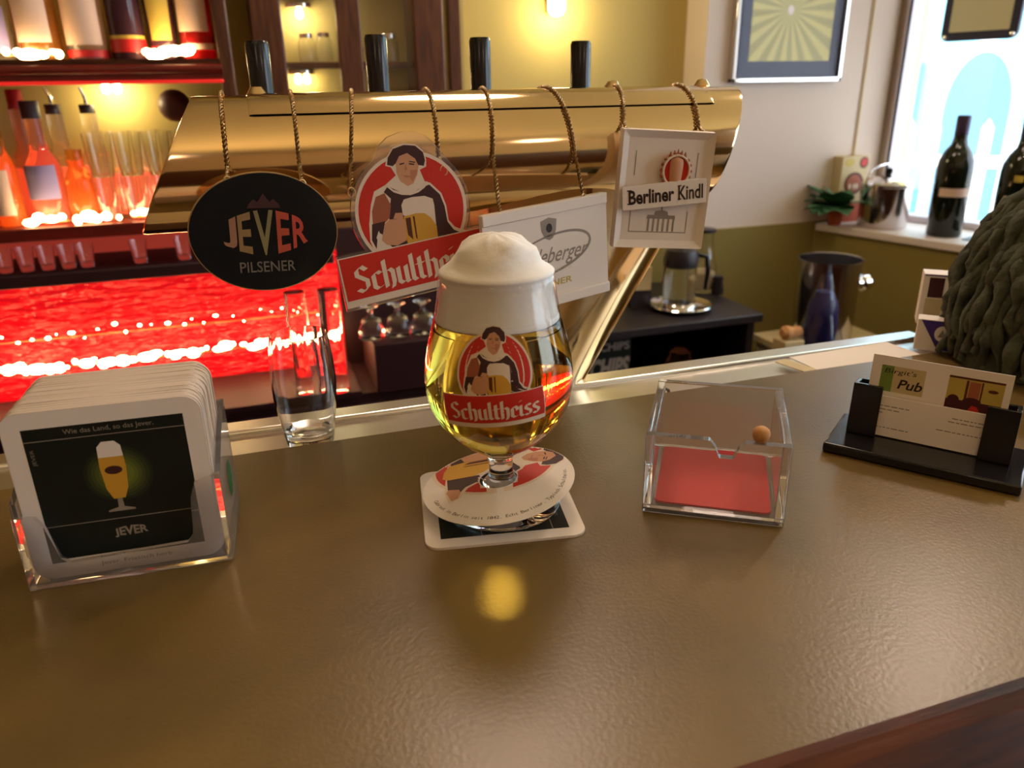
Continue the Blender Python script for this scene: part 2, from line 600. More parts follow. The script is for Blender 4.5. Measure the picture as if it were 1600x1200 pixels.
# ================================================================== the room
def struct(name, mb, **k):
    return tag(mb.build(name, **k), kind='structure')


FZ, CZ = -1.05, 1.45
struct('floor', MB().box((-2.3, -2.3, FZ - .05), (3.3, 2.3, FZ), 'floor'))
struct('ceiling', MB().box((-2.3, -2.3, CZ), (3.3, 2.3, CZ + .05), 'ceiling'))
struct('wall_left', MB().box((-2.35, -2.3, FZ), (-2.3, 2.3, CZ), 'walltan'))
struct('trim_4', MB().box((-2.30, -2.3, FZ), (-2.28, 1.3, .25), 'woodv'))
struct('trim_5', MB().box((-2.28, -2.3, FZ), (3.0, -2.28, .25), 'woodv'))
struct('wall_behind', MB().box((-2.3, -2.35, FZ), (3.3, -2.3, CZ), 'walltan'))
# back wall with a niche (x 0.54..1.22)
NX0, NX1, WY = 0.54, 1.222, 2.0
b = MB()
b.box((-2.3, WY, FZ), (NX0, WY + .25, CZ), 'wallolive')
b.box((NX0, WY + .11, FZ), (NX1, WY + .25, CZ), 'wallolive')
b.box((NX0, WY, FZ), (NX1, WY + .11, -0.166), 'wallolive')
b.box((NX0, WY, .62), (NX1, WY + .11, CZ), 'wallolive')
struct('wall_back', b)
struct('wall_picture', MB().box((NX1, WY, FZ), (1.862, WY + .25, CZ), 'walllight'))
struct('trim_1', MB().tube([(1.765, 2.0, -.16), (1.765, 2.0, CZ)], .006, 'tantrim', 8))  # thin strip standing for the soft shading of the corner
struct('trim_2', MB().box((0.9, WY - .012, FZ), (1.70, WY, -0.166), 'dado'))

# window wall: from (1.95, 2.0) running towards the guest, slightly splayed
WD = Vector((0.27, -0.963, 0)).normalized()
WN = Vector((0.963, 0.27, 0)).normalized()
WX = Matrix((WD, WN, Vector((0, 0, 1)))).transposed().to_4x4()
WX.translation = (1.862, 2.0, 0)
SILL = -0.168
WIN0, WIN1, WTOP = 0.030, 1.85, 1.32
WIN2, WIN3 = 2.15, 3.9
b = MB()
b.box((-.15, 0, WTOP), (4.6, .12, CZ), 'walllight', WX)
b.box((WIN1, 0, SILL - .03), (WIN2, .12, WTOP), 'walllight', WX)
b.box((WIN3, 0, SILL - .03), (4.6, .12, WTOP), 'walllight', WX)
b.box((-.15, 0.02, SILL), (WIN0 - .01, .12, WTOP), 'walllight', WX)
struct('wall_window', b)
b = MB()
b.box((-.12, -.212, FZ), (4.6, .12, SILL - .022), 'dado', WX)
struct('wall_window_dado', b)
b = MB()
b.box((-.04, -.222, SILL - .022), (WIN3 + .1, .12, SILL), 'sill', WX)
tag(b.build('window_sill', bevel=.003), kind='structure')
wf = MB()
t = .010
for lo, hi in (((WIN0 - t, 0.0, SILL), (WIN0, .07, WTOP)), ((WIN1, 0, SILL), (WIN1 + t, .07, WTOP)),
               ((WIN0, 0, WTOP - t), (WIN1, .07, WTOP)), ((WIN0, 0.01, SILL), (WIN1, .07, SILL + .02))):
    wf.box(lo, hi, 'frame', WX)
win = struct('window_1', wf, bevel=.003)
gm = bpy.data.materials.new('window_pane')
gm.use_nodes = True
nt = gm.node_tree
nt.nodes.clear()
o_ = nt.nodes.new('ShaderNodeOutputMaterial')
mx = nt.nodes.new('ShaderNodeMixShader')
tr = nt.nodes.new('ShaderNodeBsdfTransparent')
gl = nt.nodes.new('ShaderNodeBsdfGlossy')
gl.inputs['Roughness'].default_value = 0.0
mx.inputs['Fac'].default_value = 0.05
nt.links.new(tr.outputs[0], mx.inputs[1])
nt.links.new(gl.outputs[0], mx.inputs[2])
nt.links.new(mx.outputs[0], o_.inputs['Surface'])
M['pane'] = gm
wf = MB()
for lo, hi in (((WIN2 - t, 0.0, SILL), (WIN2, .07, WTOP)), ((WIN3, 0, SILL), (WIN3 + t, .07, WTOP)),
               ((WIN2, 0, WTOP - t), (WIN3, .07, WTOP)), ((WIN2, 0.01, SILL), (WIN3, .07, SILL + .02))):
    wf.box(lo, hi, 'frame', WX)
win2 = struct('window_2', wf, bevel=.003)
MB().box((WIN0, .035, SILL + .02), (WIN1, .039, WTOP - t), 'pane', WX).build('pane', win)
MB().box((WIN0 + .002, -.004, SILL + .02), (WIN0 + .008, .0, WTOP - t), 'blackmat', WX).build('window_gasket', win)

# ================================================================== bar counter
bar = thing('bar_counter', 'olive-brown laminate bar top with dark wood moulded edge', 'bar counter', (0, 0, 0))
BX0, BX1 = -1.3, 1.5
b = MB()
b.box((BX0, .179, -.035), (BX1, .53, 0), 'counter')
b.box((.672, .53, -.035), (BX1, .625, 0), 'counter')
b.build('worktop', bar)
# moulded front edge profile (y, z)
prof = [(.181, .0015), (.175, .003), (.168, .001), (.160, -.006), (.153, -.012), (.146, -.012), (.141, -.018), (.130, -.021),
        (.118, -.030), (.112, -.040), (.112, -.052), (.118, -.060), (.118, -.075), (.130, -.082), (.181, -.082)]
b = MB()
n = len(prof)
vs = [(BX0, y, z) for y, z in prof] + [(BX1, y, z) for y, z in prof]
b.add(vs, [(i, (i + 1) % n, n + (i + 1) % n, n + i) for i in range(n)] + [tuple(range(n)), tuple(range(2 * n - 1, n - 1, -1))], 'wood')
b.build('edge_moulding', bar, smooth=25)
MB().box((BX0, .20, FZ), (BX1, .26, -.035), 'wood').build('front_panel', bar)
MB().box((BX0, .525, -.09), (.672, .53, -.035), 'maroon').build('back_lip', bar)

rail = thing('drip_rail', 'brushed steel strip behind the bar top under the brass tower', 'steel strip', (0, .58, -.02))
b = MB()
b.box((BX0, -.048, -.012), (.668, .030, 0), 'steel')
b.build('rail_plate', rail, bevel=.002)
b = MB()
b.box((BX0, .030, -.030), (.668, .054, .004), 'steel')
b.build('raised_lip', rail, bevel=.003)

# ================================================================== brass beer tower
TY, TZ, TR = .622, .192, .047
tower = thing('beer_tower', 'polished brass beer tower with horizontal drum on tapering leg', 'beer tower', (.2175, TY, -.02))
TL = Matrix.Translation((-.2175, -TY, .02))


def xl(y, z, zt=TZ + TR):
    return -.033 - .5 * (zt - z)


def xr(y, z, zt=TZ + TR):
    return .413 - .30 * (zt - z) - .30 * (TY - y)


def drum(r, xa, xb, a0=0, a1=360, n=72, m='brass', caps=True):
    b = MB()
    L, R_ = [], []
    k = n if a1 - a0 >= 360 else n + 1
    for i in range(k):
        a = radians(a0 + (a1 - a0) * i / n)
        y, z = TY - r * cos(a), TZ + r * sin(a)
        L.append((xa(y, z), y, z))
        R_.append((xb(y, z), y, z))
    # rounded end rims
    cols = [[(x + d, TY + (y - TY) * s, TZ + (z - TZ) * s) for x, y, z in base] for base, d, s in
            ((L, .0, .965), (L, .0006, .99), (L, .003, 1.0), (R_, -.003, 1.0), (R_, -.0006, .99), (R_, .0, .965))]
    vs = [p for c in cols for p in c]
    fs = []
    for c in range(5):
        for i in range(k if a1 - a0 >= 360 else k - 1):
            j = (i + 1) % k
            fs.append((c * k + i, c * k + j, (c + 1) * k + j, (c + 1) * k + i))
    if caps:
        fs += [tuple(range(k)), tuple(5 * k + i for i in reversed(range(k)))]
    b.add(vs, fs, m, TL)
    return b


drum(TR, xl, xr).build('drum', tower, smooth=50)
drum(TR + .0011, lambda y, z: .004, lambda y, z: .372, 46, 150, 30, caps=False).build('top_cover', tower, smooth=50)
# leg: lens-shaped section, wider at the top
b = MB()
NZ, NS = 16, 40
ZA, ZB = -.02, .165
def legsec(t):
    z = ZA + (ZB - ZA) * t
    lx = .165 + (.125 - .165) * t
    rx = .270 + (.383 - .270) * t
    return z, lx, rx, .026 + .012 * t
vs, fs = [], []
for k in range(NZ + 1):
    z, lx, rx, bb = legsec(k / NZ)
    c, a = (lx + rx) / 2, (rx - lx) / 2
    for i in range(NS):
        g = 2 * pi * i / NS
        xx = cos(g)
        yy = (1 - xx * xx) * (1 if sin(g) >= 0 else -1)
        vs.append((c + a * xx, TY + bb * yy, z))
for k in range(NZ):
    for i in range(NS):
        j = (i + 1) % NS
        fs.append((k * NS + i, k * NS + j, (k + 1) * NS + j, (k + 1) * NS + i))
fs.append(tuple(range(NS)))
b.add(vs, fs, 'brass', TL)
b.build('leg', tower, smooth=50)
for side in (0, 1):
    pts = []
    for k in (0, 1):
        z, lx, rx, bb = legsec(k)
        pts.append(((rx if side else lx), TY, z))
    MB().tube(pts, .0016, 'brass', 8, TL).build('edge_bead', tower)
for i, (tx, tz) in enumerate(((.019, .281), (.1195, .286), (.215, .284), (.3155, .281))):
    b = MB().lathe([(0, .215), (.0085, .215), (.0095, .225), (.0098, tz - .003), (.0085, tz), (0, tz)], 'black', 24, TL @ Matrix.Translation((tx, .74, 0)))
    h = b.build('tap_handle', tower)
    b = MB().lathe([(.006, .15), (.006, .215)], 'brass', 16, TL @ Matrix.Translation((tx, .74, 0)))
    b.tube([(tx, .66, .175), (tx, .74, .175), (tx, .775, .165), (tx, .785, .12)], .006, 'brass', 10, TL)
    b.build('tap_spout', h)
for sx in (.012, .30, .386):
    MB().lathe([(0, .235), (.006, .235), (.007, .240), (.004, .2445), (0, .2455)], 'brass', 16, TL @ Matrix.Translation((sx, TY + .012, 0))).build('top_knob', tower)


# ------------------------------------------------------------------ hanging signs
def rope(path, r, turns_per_m=160):
    """two-strand twisted cord"""
    b = MB()
    P = [Vector(p) for p in path]
    L = [0]
    for a, c in zip(P, P[1:]):
        L.append(L[-1] + (c - a).length)
    n = int(L[-1] * turns_per_m * 5)
    for ph in (0, pi):
        pts = []
        for i in range(n + 1):
            s = L[-1] * i / n
            k = max(j for j in range(len(L)) if L[j] <= s + 1e-12)
            k = min(k, len(P) - 2)
            q = P[k].lerp(P[k + 1], (s - L[k]) / max(L[k + 1] - L[k], 1e-9))
            g = ph + 2 * pi * turns_per_m * s
            t = (P[k + 1] - P[k]).normalized()
            a = t.cross(Vector((1, 0, 0)))
            a = a.normalized() if a.length > .01 else Vector((0, 1, 0))
            c = t.cross(a)
            pts.append(q + a * (r * .72 * cos(g)) + c * (r * .72 * sin(g)))
        b.tube(pts, r * .52, 'brassdark', 5)
    return b


def chain_path(xt, hole):
    """over the drum from its back top down to a hole in the sign (world coords)"""
    hx, hy, hz = hole
    R = TR + .0022
    pts = []
    steps = 14
    aend = 178 if hz < TZ else 180 - math.degrees(math.asin(min(1, max(-1, (hz - TZ + .006) / R))))
    a_s = 62
    arcs = [a_s + (aend - a_s) * i / steps for i in range(steps + 1)]
    for a in arcs:
        g = radians(a)
        pts.append([0, TY + R * cos(g), TZ + R * sin(g)])
    pts.append([hx, hy, hz])
    Ls = [0]
    for p, q in zip(pts, pts[1:]):
        Ls.append(Ls[-1] + sqrt((p[1] - q[1]) ** 2 + (p[2] - q[2]) ** 2))
    for p, s in zip(pts, Ls):
        p[0] = xt + (hx - xt) * s / Ls[-1]
    return [tuple(p) for p in pts]


def add_chain(root, X, xt, hole_local):
    """hole_local (x, z) on the sign"""
    w = X @ Vector((hole_local[0], -.001, hole_local[1]))
    path = chain_path(xt, w)
    b = rope(path, .0014)
    inv = X.inverted()
    b.v = [tuple(inv @ Vector(v)) for v in b.v]
    c = b.build('chain', root, smooth=60)
    rg = MB()
    hx, hz = hole_local
    rg.tube([(hx + .0026 * cos(2 * pi * i / 14), -.001 + .0004 * sin(4 * pi * i / 14), hz - .001 + .0034 * sin(2 * pi * i / 14)) for i in range(15)], .0005, 'goldfoil', 6, caps=False)
    rg.build('hook_ring', c)


# 1. black oval Jever sign
X = Matrix.Translation((.0045, .5545, .1515)) @ rot(6.0, 0, 3.0)
sg = thing('oval_beer_sign', 'black oval JEVER PILSENER sign hanging from the brass drum', 'beer sign', X=X)
SW, SH = .0492, .0402
b = MB().prism(ell(0, 0, SW, SH, 64), -.0015, .0015, 'goldfoil')
b.build('gold_rim', sg, smooth=30)
b = MB().prism(ell(0, 0, SW - .0007, SH - .0007, 64), -.0019, -.0014, 'jeverdark')
b.build('plate', sg, smooth=30)
fl = lambda off: (lambda x, y: (x, -off, y))
b = MB()
JC = {'a': srgb(158, 112, 86), 'b': srgb(148, 116, 74), 'c': srgb(134, 122, 82), 'd': srgb(186, 80, 56), 'e': srgb(196, 76, 60)}  # reflections in the gold foil painted as separate letter tints
for k, v in JC.items():
    M['jev' + k] = mat('foil_letter_' + k, v, 0.4)
xs = [-.0232, -.0135, -.0008, .0118, .0230]
ws = [.0088, .0086, .0128, .0086, .0100]
for ch, cx, w, k in zip('JEVER', xs, ws, 'abcde'):
    def wp(nx, Y, X_, cx=cx):
        q = 1.25 - .75 * ((cx + X_) / .029) ** 2
        return X_, Y * q
    put_text(b, ch, fl(.0022), 'jev' + k, cx, .0, w, .0245, bold=.022, warp=wp)
put_text(b, 'PILSENER', fl(.0022), 'dimp', .000, -.0232, .037, .0074, bold=.006)
b.flat([(-.010, .0190), (-.0065, .0225), (-.004, .0205), (0, .0262), (.004, .0205), (.0065, .0225), (.010, .0190), (.011, .0165), (-.011, .0165)], fl(.0022), 'tunic')
b.build('lettering', sg, smooth=0)
add_chain(sg, X, -.012, (-.0215, .0350))
add_chain(sg, X, .036, (.0265, .0325))

# 2. emblem sign with banner
X = Matrix.Translation((.1027, .555, .1175)) @ rot(3.6, 0, -7.6)
sg = thing('emblem_beer_sign', 'red round Schultheiss sign with drinker and banner, on the brass drum', 'beer sign', X=X)
U = 1e-4
hat = [(97 + 436 * cos(radians(a)), 413 + 436 * sin(radians(a))) for a in range(238, 238 + 200, 6)]
outl = [(-520, -205), (625, -205), (610, 205), (480, 205)]
for a in range(-32, 44, 6):
    outl.append((97 + 440 * cos(radians(a)), 413 + 440 * sin(radians(a))))
outl += [(350, 830), (290, 905), (210, 945), (120, 955), (20, 935), (-60, 880), (-110, 800)]
for a in range(125, 212, 6):
    outl.append((97 + 440 * cos(radians(a)), 413 + 440 * sin(radians(a))))
outl += [(-290, 205), (-510, 205)]
outl = [(x * U, y * U) for x, y in outl]
MB().prism(outl, -.0012, .0022, 'acrylic').build('acrylic_plate', sg, smooth=30)
b = MB()
emblem(b, lambda x, y, l: (x * U, -.0014 - l * .00005, y * U))
b.build('printed_emblem', sg, smooth=0)
add_chain(sg, X, .083, (-.030, .063))
add_chain(sg, X, .137, (.038, .0655))

# 3. white Radeberger sign
X = Matrix.Translation((.2108, .5535, .119)) @ rot(14.0, 0, -4.0)
sg = thing('white_beer_sign', 'white Radeberger board half hidden by the beer foam', 'beer sign', X=X)
w, h = .1145, .0805
MB().prism(rrect(w, h, .0015), -.002, .002, 'white').build('board', sg, smooth=30)
b = MB()
b.box((-w / 2, -.0045, -h / 2), (w / 2, -.002, -h / 2 + .0085), 'white')
b.build('lower_ledge', sg, bevel=.001)
b = MB()
b.box((-w / 2, -.0035, h / 2 - .0085), (w / 2, -.002, h / 2), 'white')
b.build('upper_ledge', sg, bevel=.001)
b = MB()
put_text(b, 'Radeberger', fl(.0022), 'greyp', .0035, -.0015, .066, .0160, bold=.006, slant=.42)
put_text(b, 'PILSNER', fl(.0022), 'creamp', .008, -.0122, .028, .0026)
ring = []
for i in range(41):
    a = radians(-150 + 300 * i / 40)
    ring.append((.000 + .0395 * cos(a) + .010 * sin(a) * .5, .0005 + .0155 * sin(a) + .004 * cos(a)))
for i, (p, q) in enumerate(zip(ring, ring[1:])):
    d = Vector((q[0] - p[0], q[1] - p[1]))
    nn = Vector((-d.y, d.x)).normalized() * (.0004 + .0007 * sin(pi * i / 40))
    b.flat([(p[0] - nn.x, p[1] - nn.y), (q[0] - nn.x, q[1] - nn.y), (q[0] + nn.x, q[1] + nn.y), (p[0] + nn.x, p[1] + nn.y)], fl(.0022), 'greyp')
b.flat([(-.0065, .0275), (.001, .0295), (.0085, .0275), (.0075, .019), (.0045, .0135), (.001, .0120), (-.0030, .0140), (-.0060, .020)], fl(.0022), 'greyp')
b.flat(ell(.0012, .0215, .0028, .0035, 16), fl(.0024), 'ink')
put_text(b, 'PILSNER', fl(.0022), 'gold', .002, -.0220, .038, .0052, bold=.02, slant=.1)
b.build('lettering', sg, smooth=0)
add_chain(sg, X, .184, (-.0405, .0375))
add_chain(sg, X, .232, (.036, .0395))

# 4. framed Berliner Kindl plaque
X = Matrix.Translation((.3125, .563, .162)) @ rot(-9.8, 0, 3.9)
sg = thing('framed_beer_sign', 'cream framed Berliner Kindl plaque with raised crest', 'beer sign', X=X)
w, h = .0763, .0925
b = MB()
o_, i_ = rrect(w, h, .0012, 2), rrect(w - .013, h - .013, .0008, 2)
n = len(o_)
b.prism(o_, -.001, .003, 'white')
A = [(x, -.001, z) for x, z in o_]
Bv = [(x * .985, -.0065, z * .985) for x, z in o_]
Cv = [(x, -.0025, z) for x, z in i_]
vs = A + Bv + Cv
fs = []
for c in range(2):
    for i in range(n):
        j = (i + 1) % n
        fs.append((c * n + i, c * n + j, (c + 1) * n + j, (c + 1) * n + i))
b.add(vs, fs, 'white')
b.build('frame', sg, smooth=25)
MB().prism(i_, -.0026, -.0005, 'white').build('backing', sg, smooth=25)
for lo, hi in (((-.0255, .011), (-.0248, .030)), ((.0255, .011), (.0262, .030)), ((-.0255, -.033), (-.0248, -.016)), ((.0225, -.033), (.0232, -.016)), ((-.0255, -.0335), (.0232, -.0328))):
    MB().flat([lo, (hi[0], lo[1]), hi, (lo[0], hi[1])], fl(.0028), 'greyp').build('printed_line', sg, smooth=0)
# gate silhouette, one comb-shaped outline
gate = []
for i in range(6):
    x = -.010 + i * .0042
    gate += [(x, -.0225), (x, -.0325), (x + .0016, -.0325), (x + .0016, -.0225)]
gate = [(-.011, -.0225)] + gate + [(.0132, -.0225), (.0126, -.0195), (.007, -.0195), (.006, -.0165), (.0016, -.0155), (.0016, -.0115), (.0005, -.0115), (.0004, -.0155), (-.0045, -.0165), (-.005, -.0195), (-.0104, -.0195)]
MB().flat(gate, fl(.0028), 'greyp').build('printed_gate', sg, smooth=0)
bn = Matrix.Rotation(radians(-7.5), 4, 'Y')
b = MB()
b.box((-.0355, -.0098, -.0118), (.0335, -.0085, .0072), 'white', bn)
bo = b.build('name_board', sg, bevel=.0003)
b = MB()
def bfn(x, y):
    return tuple(bn @ Vector((x, -.0100, y)))
put_text(b, 'Berliner', bfn, 'ink', -.0118, -.0022, .0375, .0112, bold=.030)
put_text(b, 'Kindl', bfn, 'ink', .0205, -.0022, .0205, .0112, bold=.018)
# slab serifs on the capitals and ascenders
for x0, x1, z in ((-.0318, -.0280, -.0074), (-.0318, -.0280, .0030), (.0098, .0128, .0030), (.0098, .0128, -.0074)):
    b.flat([(x0, z), (x1, z), (x1, z + .0009), (x0, z + .0009)], bfn, 'ink')
b.build('lettering', bo, smooth=0)
# raised crest: ring of scrolls, a beaker shape between
b = MB()
CXc, CZc = .0075, .0160
for i in range(18):
    a = 2 * pi * i / 18
    b.lathe([(0, -.0016), (.0016, -.0006), (.0016, .0006), (0, .0016)], 'sleeve', 8, Matrix.Translation((CXc + .0118 * cos(a), -.0066, CZc + .0128 * sin(a))))
for k in range(5):
    x = CXc - .006 + .003 * k
    b.tube([(x, -.007, CZc + .0115), (x, -.007, CZc + .0165 - abs(k - 2) * .001)], [.0012, .0003], 'sleeve', 6)
b.tube([(CXc + .0108 * cos(2 * pi * i / 32), -.0076, CZc + .0118 * sin(2 * pi * i / 32)) for i in range(33)], .0010, 'creamp', 8, caps=False)
b.build('crest_ring', sg)
MB().prism(ell(CXc, CZc, .0105, .0115, 32), -.0066, -.0025, 'red').build('crest_field', sg)
b = MB().lathe([(0, -.0095), (.0046, -.0095), (.0053, -.002), (.0055, .006), (.0050, .0085), (.0020, .0102), (0, .0105)], 'skin', 20,
               Matrix.Translation((CXc - .0002, -.0072, CZc)) @ Matrix.Scale(.55, 4, (0, 1, 0)))
b.build('crest_beaker', sg)
add_chain(sg, X, .303, (-.0345, .0445))
add_chain(sg, X, .3565, (.0345, .0425))

# ================================================================== beer glass on a mat
MX, MY = .1197, .402
GX, GY = .122, .400
MT = .0014


def coaster_mesh(mb, th, dark=True, X=None):
    P = rrect(.093, .093, .0085, 5)
    n = len(P)
    A = [(x, y, 0) for x, y in P]
    Bv = [(x, y, th) for x, y in P]
    mb.add(A + Bv, [(i, (i + 1) % n, n + (i + 1) % n, n + i) for i in range(n)] + [tuple(range(n - 1, -1, -1)), tuple(range(n, 2 * n))], 'cardedge', X)
    return mb


mat_t = thing('beer_mat', 'square beer mat with dark print flat under the beer glass', 'beer mat', (MX, MY, 0), radians(-9.8))
coaster_mesh(MB(), MT).build('board', mat_t, smooth=30)
b = MB()
b.flat(rrect(.0925, .0925, .0083, 5), lambda x, y: (x, y, MT + .00004), 'paper')
b.flat([(-.0375, -.0375), (.0375, -.0375), (.0375, .0375), (-.0375, .0375)], lambda x, y: (x, y, MT + .00009), 'darkprint')
for x in (-.0140, .0275):
    b.flat([(x, -.0375), (x + .0005, -.0375), (x + .0005, .0375), (x, .0375)], lambda x, y: (x, y, MT + .00014), 'greyp')
put_text(b, 'Wie das Land, so das Jever.', lambda x, y: (.0325 + y, -x, MT + .00014), 'greyp', -.002, 0, .052, .0042)
b.build('print', mat_t, smooth=0)

gz = MT + .0002
glass = thing('beer_glass', 'stemmed tulip beer glass full of golden beer and tall foam', 'beer glass', (GX, GY, gz))
outer = [(0, 0.0), (.034, 0.0), (.0358, .0008), (.0362, .0018), (.0350, .0030), (.028, .0048), (.018, .0068), (.0115, .0090), (.0100, .0110),
         (.0112, .0128), (.0114, .0146), (.0100, .0162), (.0080, .0185), (.0073, .0215), (.0072, .0270), (.0076, .0310), (.0090, .0340),
         (.0135, .0372), (.0215, .0425), (.0300, .0500), (.0368, .0590), (.0412, .0690), (.0430, .0790), (.0431, .0860), (.0420, .0960),
         (.0398, .1060), (.0374, .1150), (.0354, .1230), (.0339, .1310), (.0328, .1390), (.0324, .1440)]
inner = [(.0318, .1447), (.0311, .1440), (.0315, .1390), (.0326, .1310), (.0341, .1230), (.0361, .1150), (.0385, .1060), (.0407, .0960), (.0418, .0860),
         (.0417, .0790), (.0399, .0690), (.0355, .0590), (.0287, .0503), (.0202, .0432), (.0110, .0388), (.004, .0372), (0, .0370)]
gb_ = MB().lathe(outer + inner, 'glass', 64)
kt = gb_.mi('thinglass')
for i, f in enumerate(gb_.f):
    if sum(gb_.v[j][2] for j in f) / len(f) > .119:
        gb_.m[i] = kt
gb_.build('glass_body', glass, smooth=60)
liq = [(0, .0369), (.004, .0371), (.0111, .0386), (.0204, .0430), (.0289, .0501), (.0357, .0588), (.0401, .0689), (.0419, .0790), (.0420, .0860),
       (.0409, .0960), (.0387, .1060), (.0363, .1150), (.0353, .1182), (.0350, .1186), (0, .1186)]
MB().lathe(liq, 'beer', 64).build('beer', glass, smooth=60)


def fwob(r, z, a):
    k = max(0, min(1, (z - .1465) / .012))
    d = .0010 * sin(3 * a + 9 * z * 60) + .0008 * sin(5 * a - z * 300) + .0005 * sin(11 * a + z * 700)
    return r * (1 + k * d * 22), z + k * d * .5 * min(1, r / .012)


fo = [(0, .1188), (.0347, .1188), (.0351, .1194), (.0340, .1232), (.0325, .1312), (.0314, .1392), (.0312, .1440), (.0321, .1449), (.0321, .1460), (.0306, .1473),
      (.0282, .1488), (.0255, .1510), (.0238, .1540), (.0218, .1572), (.0190, .1604), (.0150, .1630), (.0110, .1648), (.0060, .1659), (0, .1663)]
MB().lathe(fo, 'foam', 64, wob=fwob).build('foam', glass, smooth=60)


def rad_at(z):
    for (r0, z0), (r1, z1) in zip(outer, outer[1:]):
        if z0 <= z <= z1 and z1 > z0 and z > .03:
            return r0 + (r1 - r0) * (z - z0) / (z1 - z0)
    return .0431


CAMDIR = atan2(-GY, -GX)
EK = .52e-4
ROTE = radians(4.5)


def on_glass(x, y, l):
    x, y = x - 60, y - 330
    xx = x * cos(ROTE) - y * sin(ROTE)
    yy = x * sin(ROTE) + y * cos(ROTE)
    z = .0962 + yy * EK * 1.0
    r = rad_at(z) + .00022 + l * .00003
    a = CAMDIR + radians(-5.5) + (xx * EK) / .0425
    return (r * cos(a), r * sin(a), z)


b = MB()
emblem(b, on_glass, sub=3)
b.build('printed_emblem', glass, smooth=80)

# paper drip collar round the stem
CR = .0465
collar = thing('paper_drip_collar', 'round white printed paper collar around the beer glass stem', 'paper collar', (GX - .002, GY - .0005, gz))


def on_collar(x, y, l=0, below=0):
    r = sqrt(x * x + y * y)
    # tilted up to the right, drooping towards the guest and the rim
    z = .0172 + x * .13 - y * .02 - (r / CR) ** 2 * .0035 + (x * x) * .6
    return (x, y, max(z, .0040 + .0002 * below) + l * .00003)


RD = radians(-14)   # turn so that 'front' of the collar faces the guest


def ctf(x, y):
    return (x * cos(RD) - y * sin(RD), x * sin(RD) + y * cos(RD))


b = MB()
rings, segs = 10, 64
r0 = .0116
vs, fs = [], []
for k in range(rings + 1):
    r = r0 + (CR - r0) * k / rings
    for i in range(segs):
        a = 2 * pi * i / segs
        vs.append(on_collar(r * cos(a), r * sin(a)))
nb = len(vs)
vs += [(x, y, z - .0004) for x, y, z in vs]
for k in range(rings):
    for i in range(segs):
        j = (i + 1) % segs
        f = (k * segs + i, k * segs + j, (k + 1) * segs + j, (k + 1) * segs + i)
        fs += [f, tuple(nb + t for t in reversed(f))]
for k in (0, rings):
    for i in range(segs):
        j = (i + 1) % segs
        fs.append((k * segs + i, k * segs + j, nb + k * segs + j, nb + k * segs + i))
b.add(vs, fs, 'paper')
b.build('paper_ring', collar, smooth=60)
b = MB()
CE = .98e-4


def on_col_emb(x, y, l):
    # head to the right
    x, y = x - 97, y - 413
    X_, Y_ = y * CE, -x * CE
    X_, Y_ = X_ - .001, Y_ + .0235
    X_, Y_ = ctf(X_, Y_)
    return on_collar(X_, Y_, 1.5 + l * .8)


def clip(x, y):
    p = on_col_emb(x, y, 0)
    r = sqrt(p[0] ** 2 + p[1] ** 2)
    return r0 + .0003 < r < CR - .0004


emblem(b, on_col_emb, sub=4, banner=False, clip=clip)
arc_text(b, 'Gebraut in Berlin seit 1842. Echt Berliner. Typisch Schultheiss.', lambda x, y: on_collar(x, y, 2), 'ink', 0, 0, .0415, 184, 348, .0036)
b.build('printed_emblem', collar, smooth=80)

# ================================================================== coaster holder (left)
HX = Matrix.Translation((-.0862, .401, 0)) @ Matrix.Rotation(radians(-3.0), 4, 'Z')
hold = thing('coaster_holder', 'clear acrylic open box holding a row of upright beer mats', 'coaster holder', X=HX)
hw, hd, tk = .1005, .062, .0028
b = MB()
b.prism(rrect(hw, .003, .0012, 3, 0, .0018), -.006, hd, 'acrylic')
b.build('base', hold, smooth=30)
fp = [(-hw / 2, .0005), (hw / 2, .0005), (hw / 2, .054), (.0375, .050), (.0345, .042), (.0325, .020), (.0290, .0155), (-.0290, .0135), (-.0325, .017), (-.0365, .036), (-.0400, .042), (-hw / 2, .043)]
MB().prism(fp, -.006, -.006 + tk, 'acrylic').build('front_wall', hold, smooth=25)
for s in (-1, 1):
    b = MB()
    x0, x1 = (hw / 2 - tk, hw / 2) if s > 0 else (-hw / 2, -hw / 2 + tk)
    sp = [(-.0031, .0005), (hd, .0005), (hd, .070), (.030, .062), (-.0031, .050)]
    n = len(sp)
    vs = [(x0, y, z) for y, z in sp] + [(x1, y, z) for y, z in sp]
    b.add(vs, [(i, (i + 1) % n, n + (i + 1) % n, n + i) for i in range(n)] + [tuple(range(n)), tuple(range(2 * n - 1, n - 1, -1))], 'acrylic')
    b.build('side_wall', hold, smooth=25)
b = MB()
b.prism([(-hw / 2 + tk, .0031), (hw / 2 - tk, .0031), (hw / 2 - tk, .070), (-hw / 2 + tk, .070)], hd - tk, hd, 'acrylic')
b.build('back_wall', hold, smooth=25)
b = MB()
def side_fn(y, z):
    return (hw / 2 + .0002, y, z)
crown = []
for i in range(24):
    a = 2 * pi * i / 24
    r = .0105 if i % 2 else .0078
    crown.append((.034 + r * cos(a), .031 + r * 1.15 * sin(a)))
b.flat(crown, side_fn, 'greenlogo')
b.build('side_logo', hold, smooth=0)

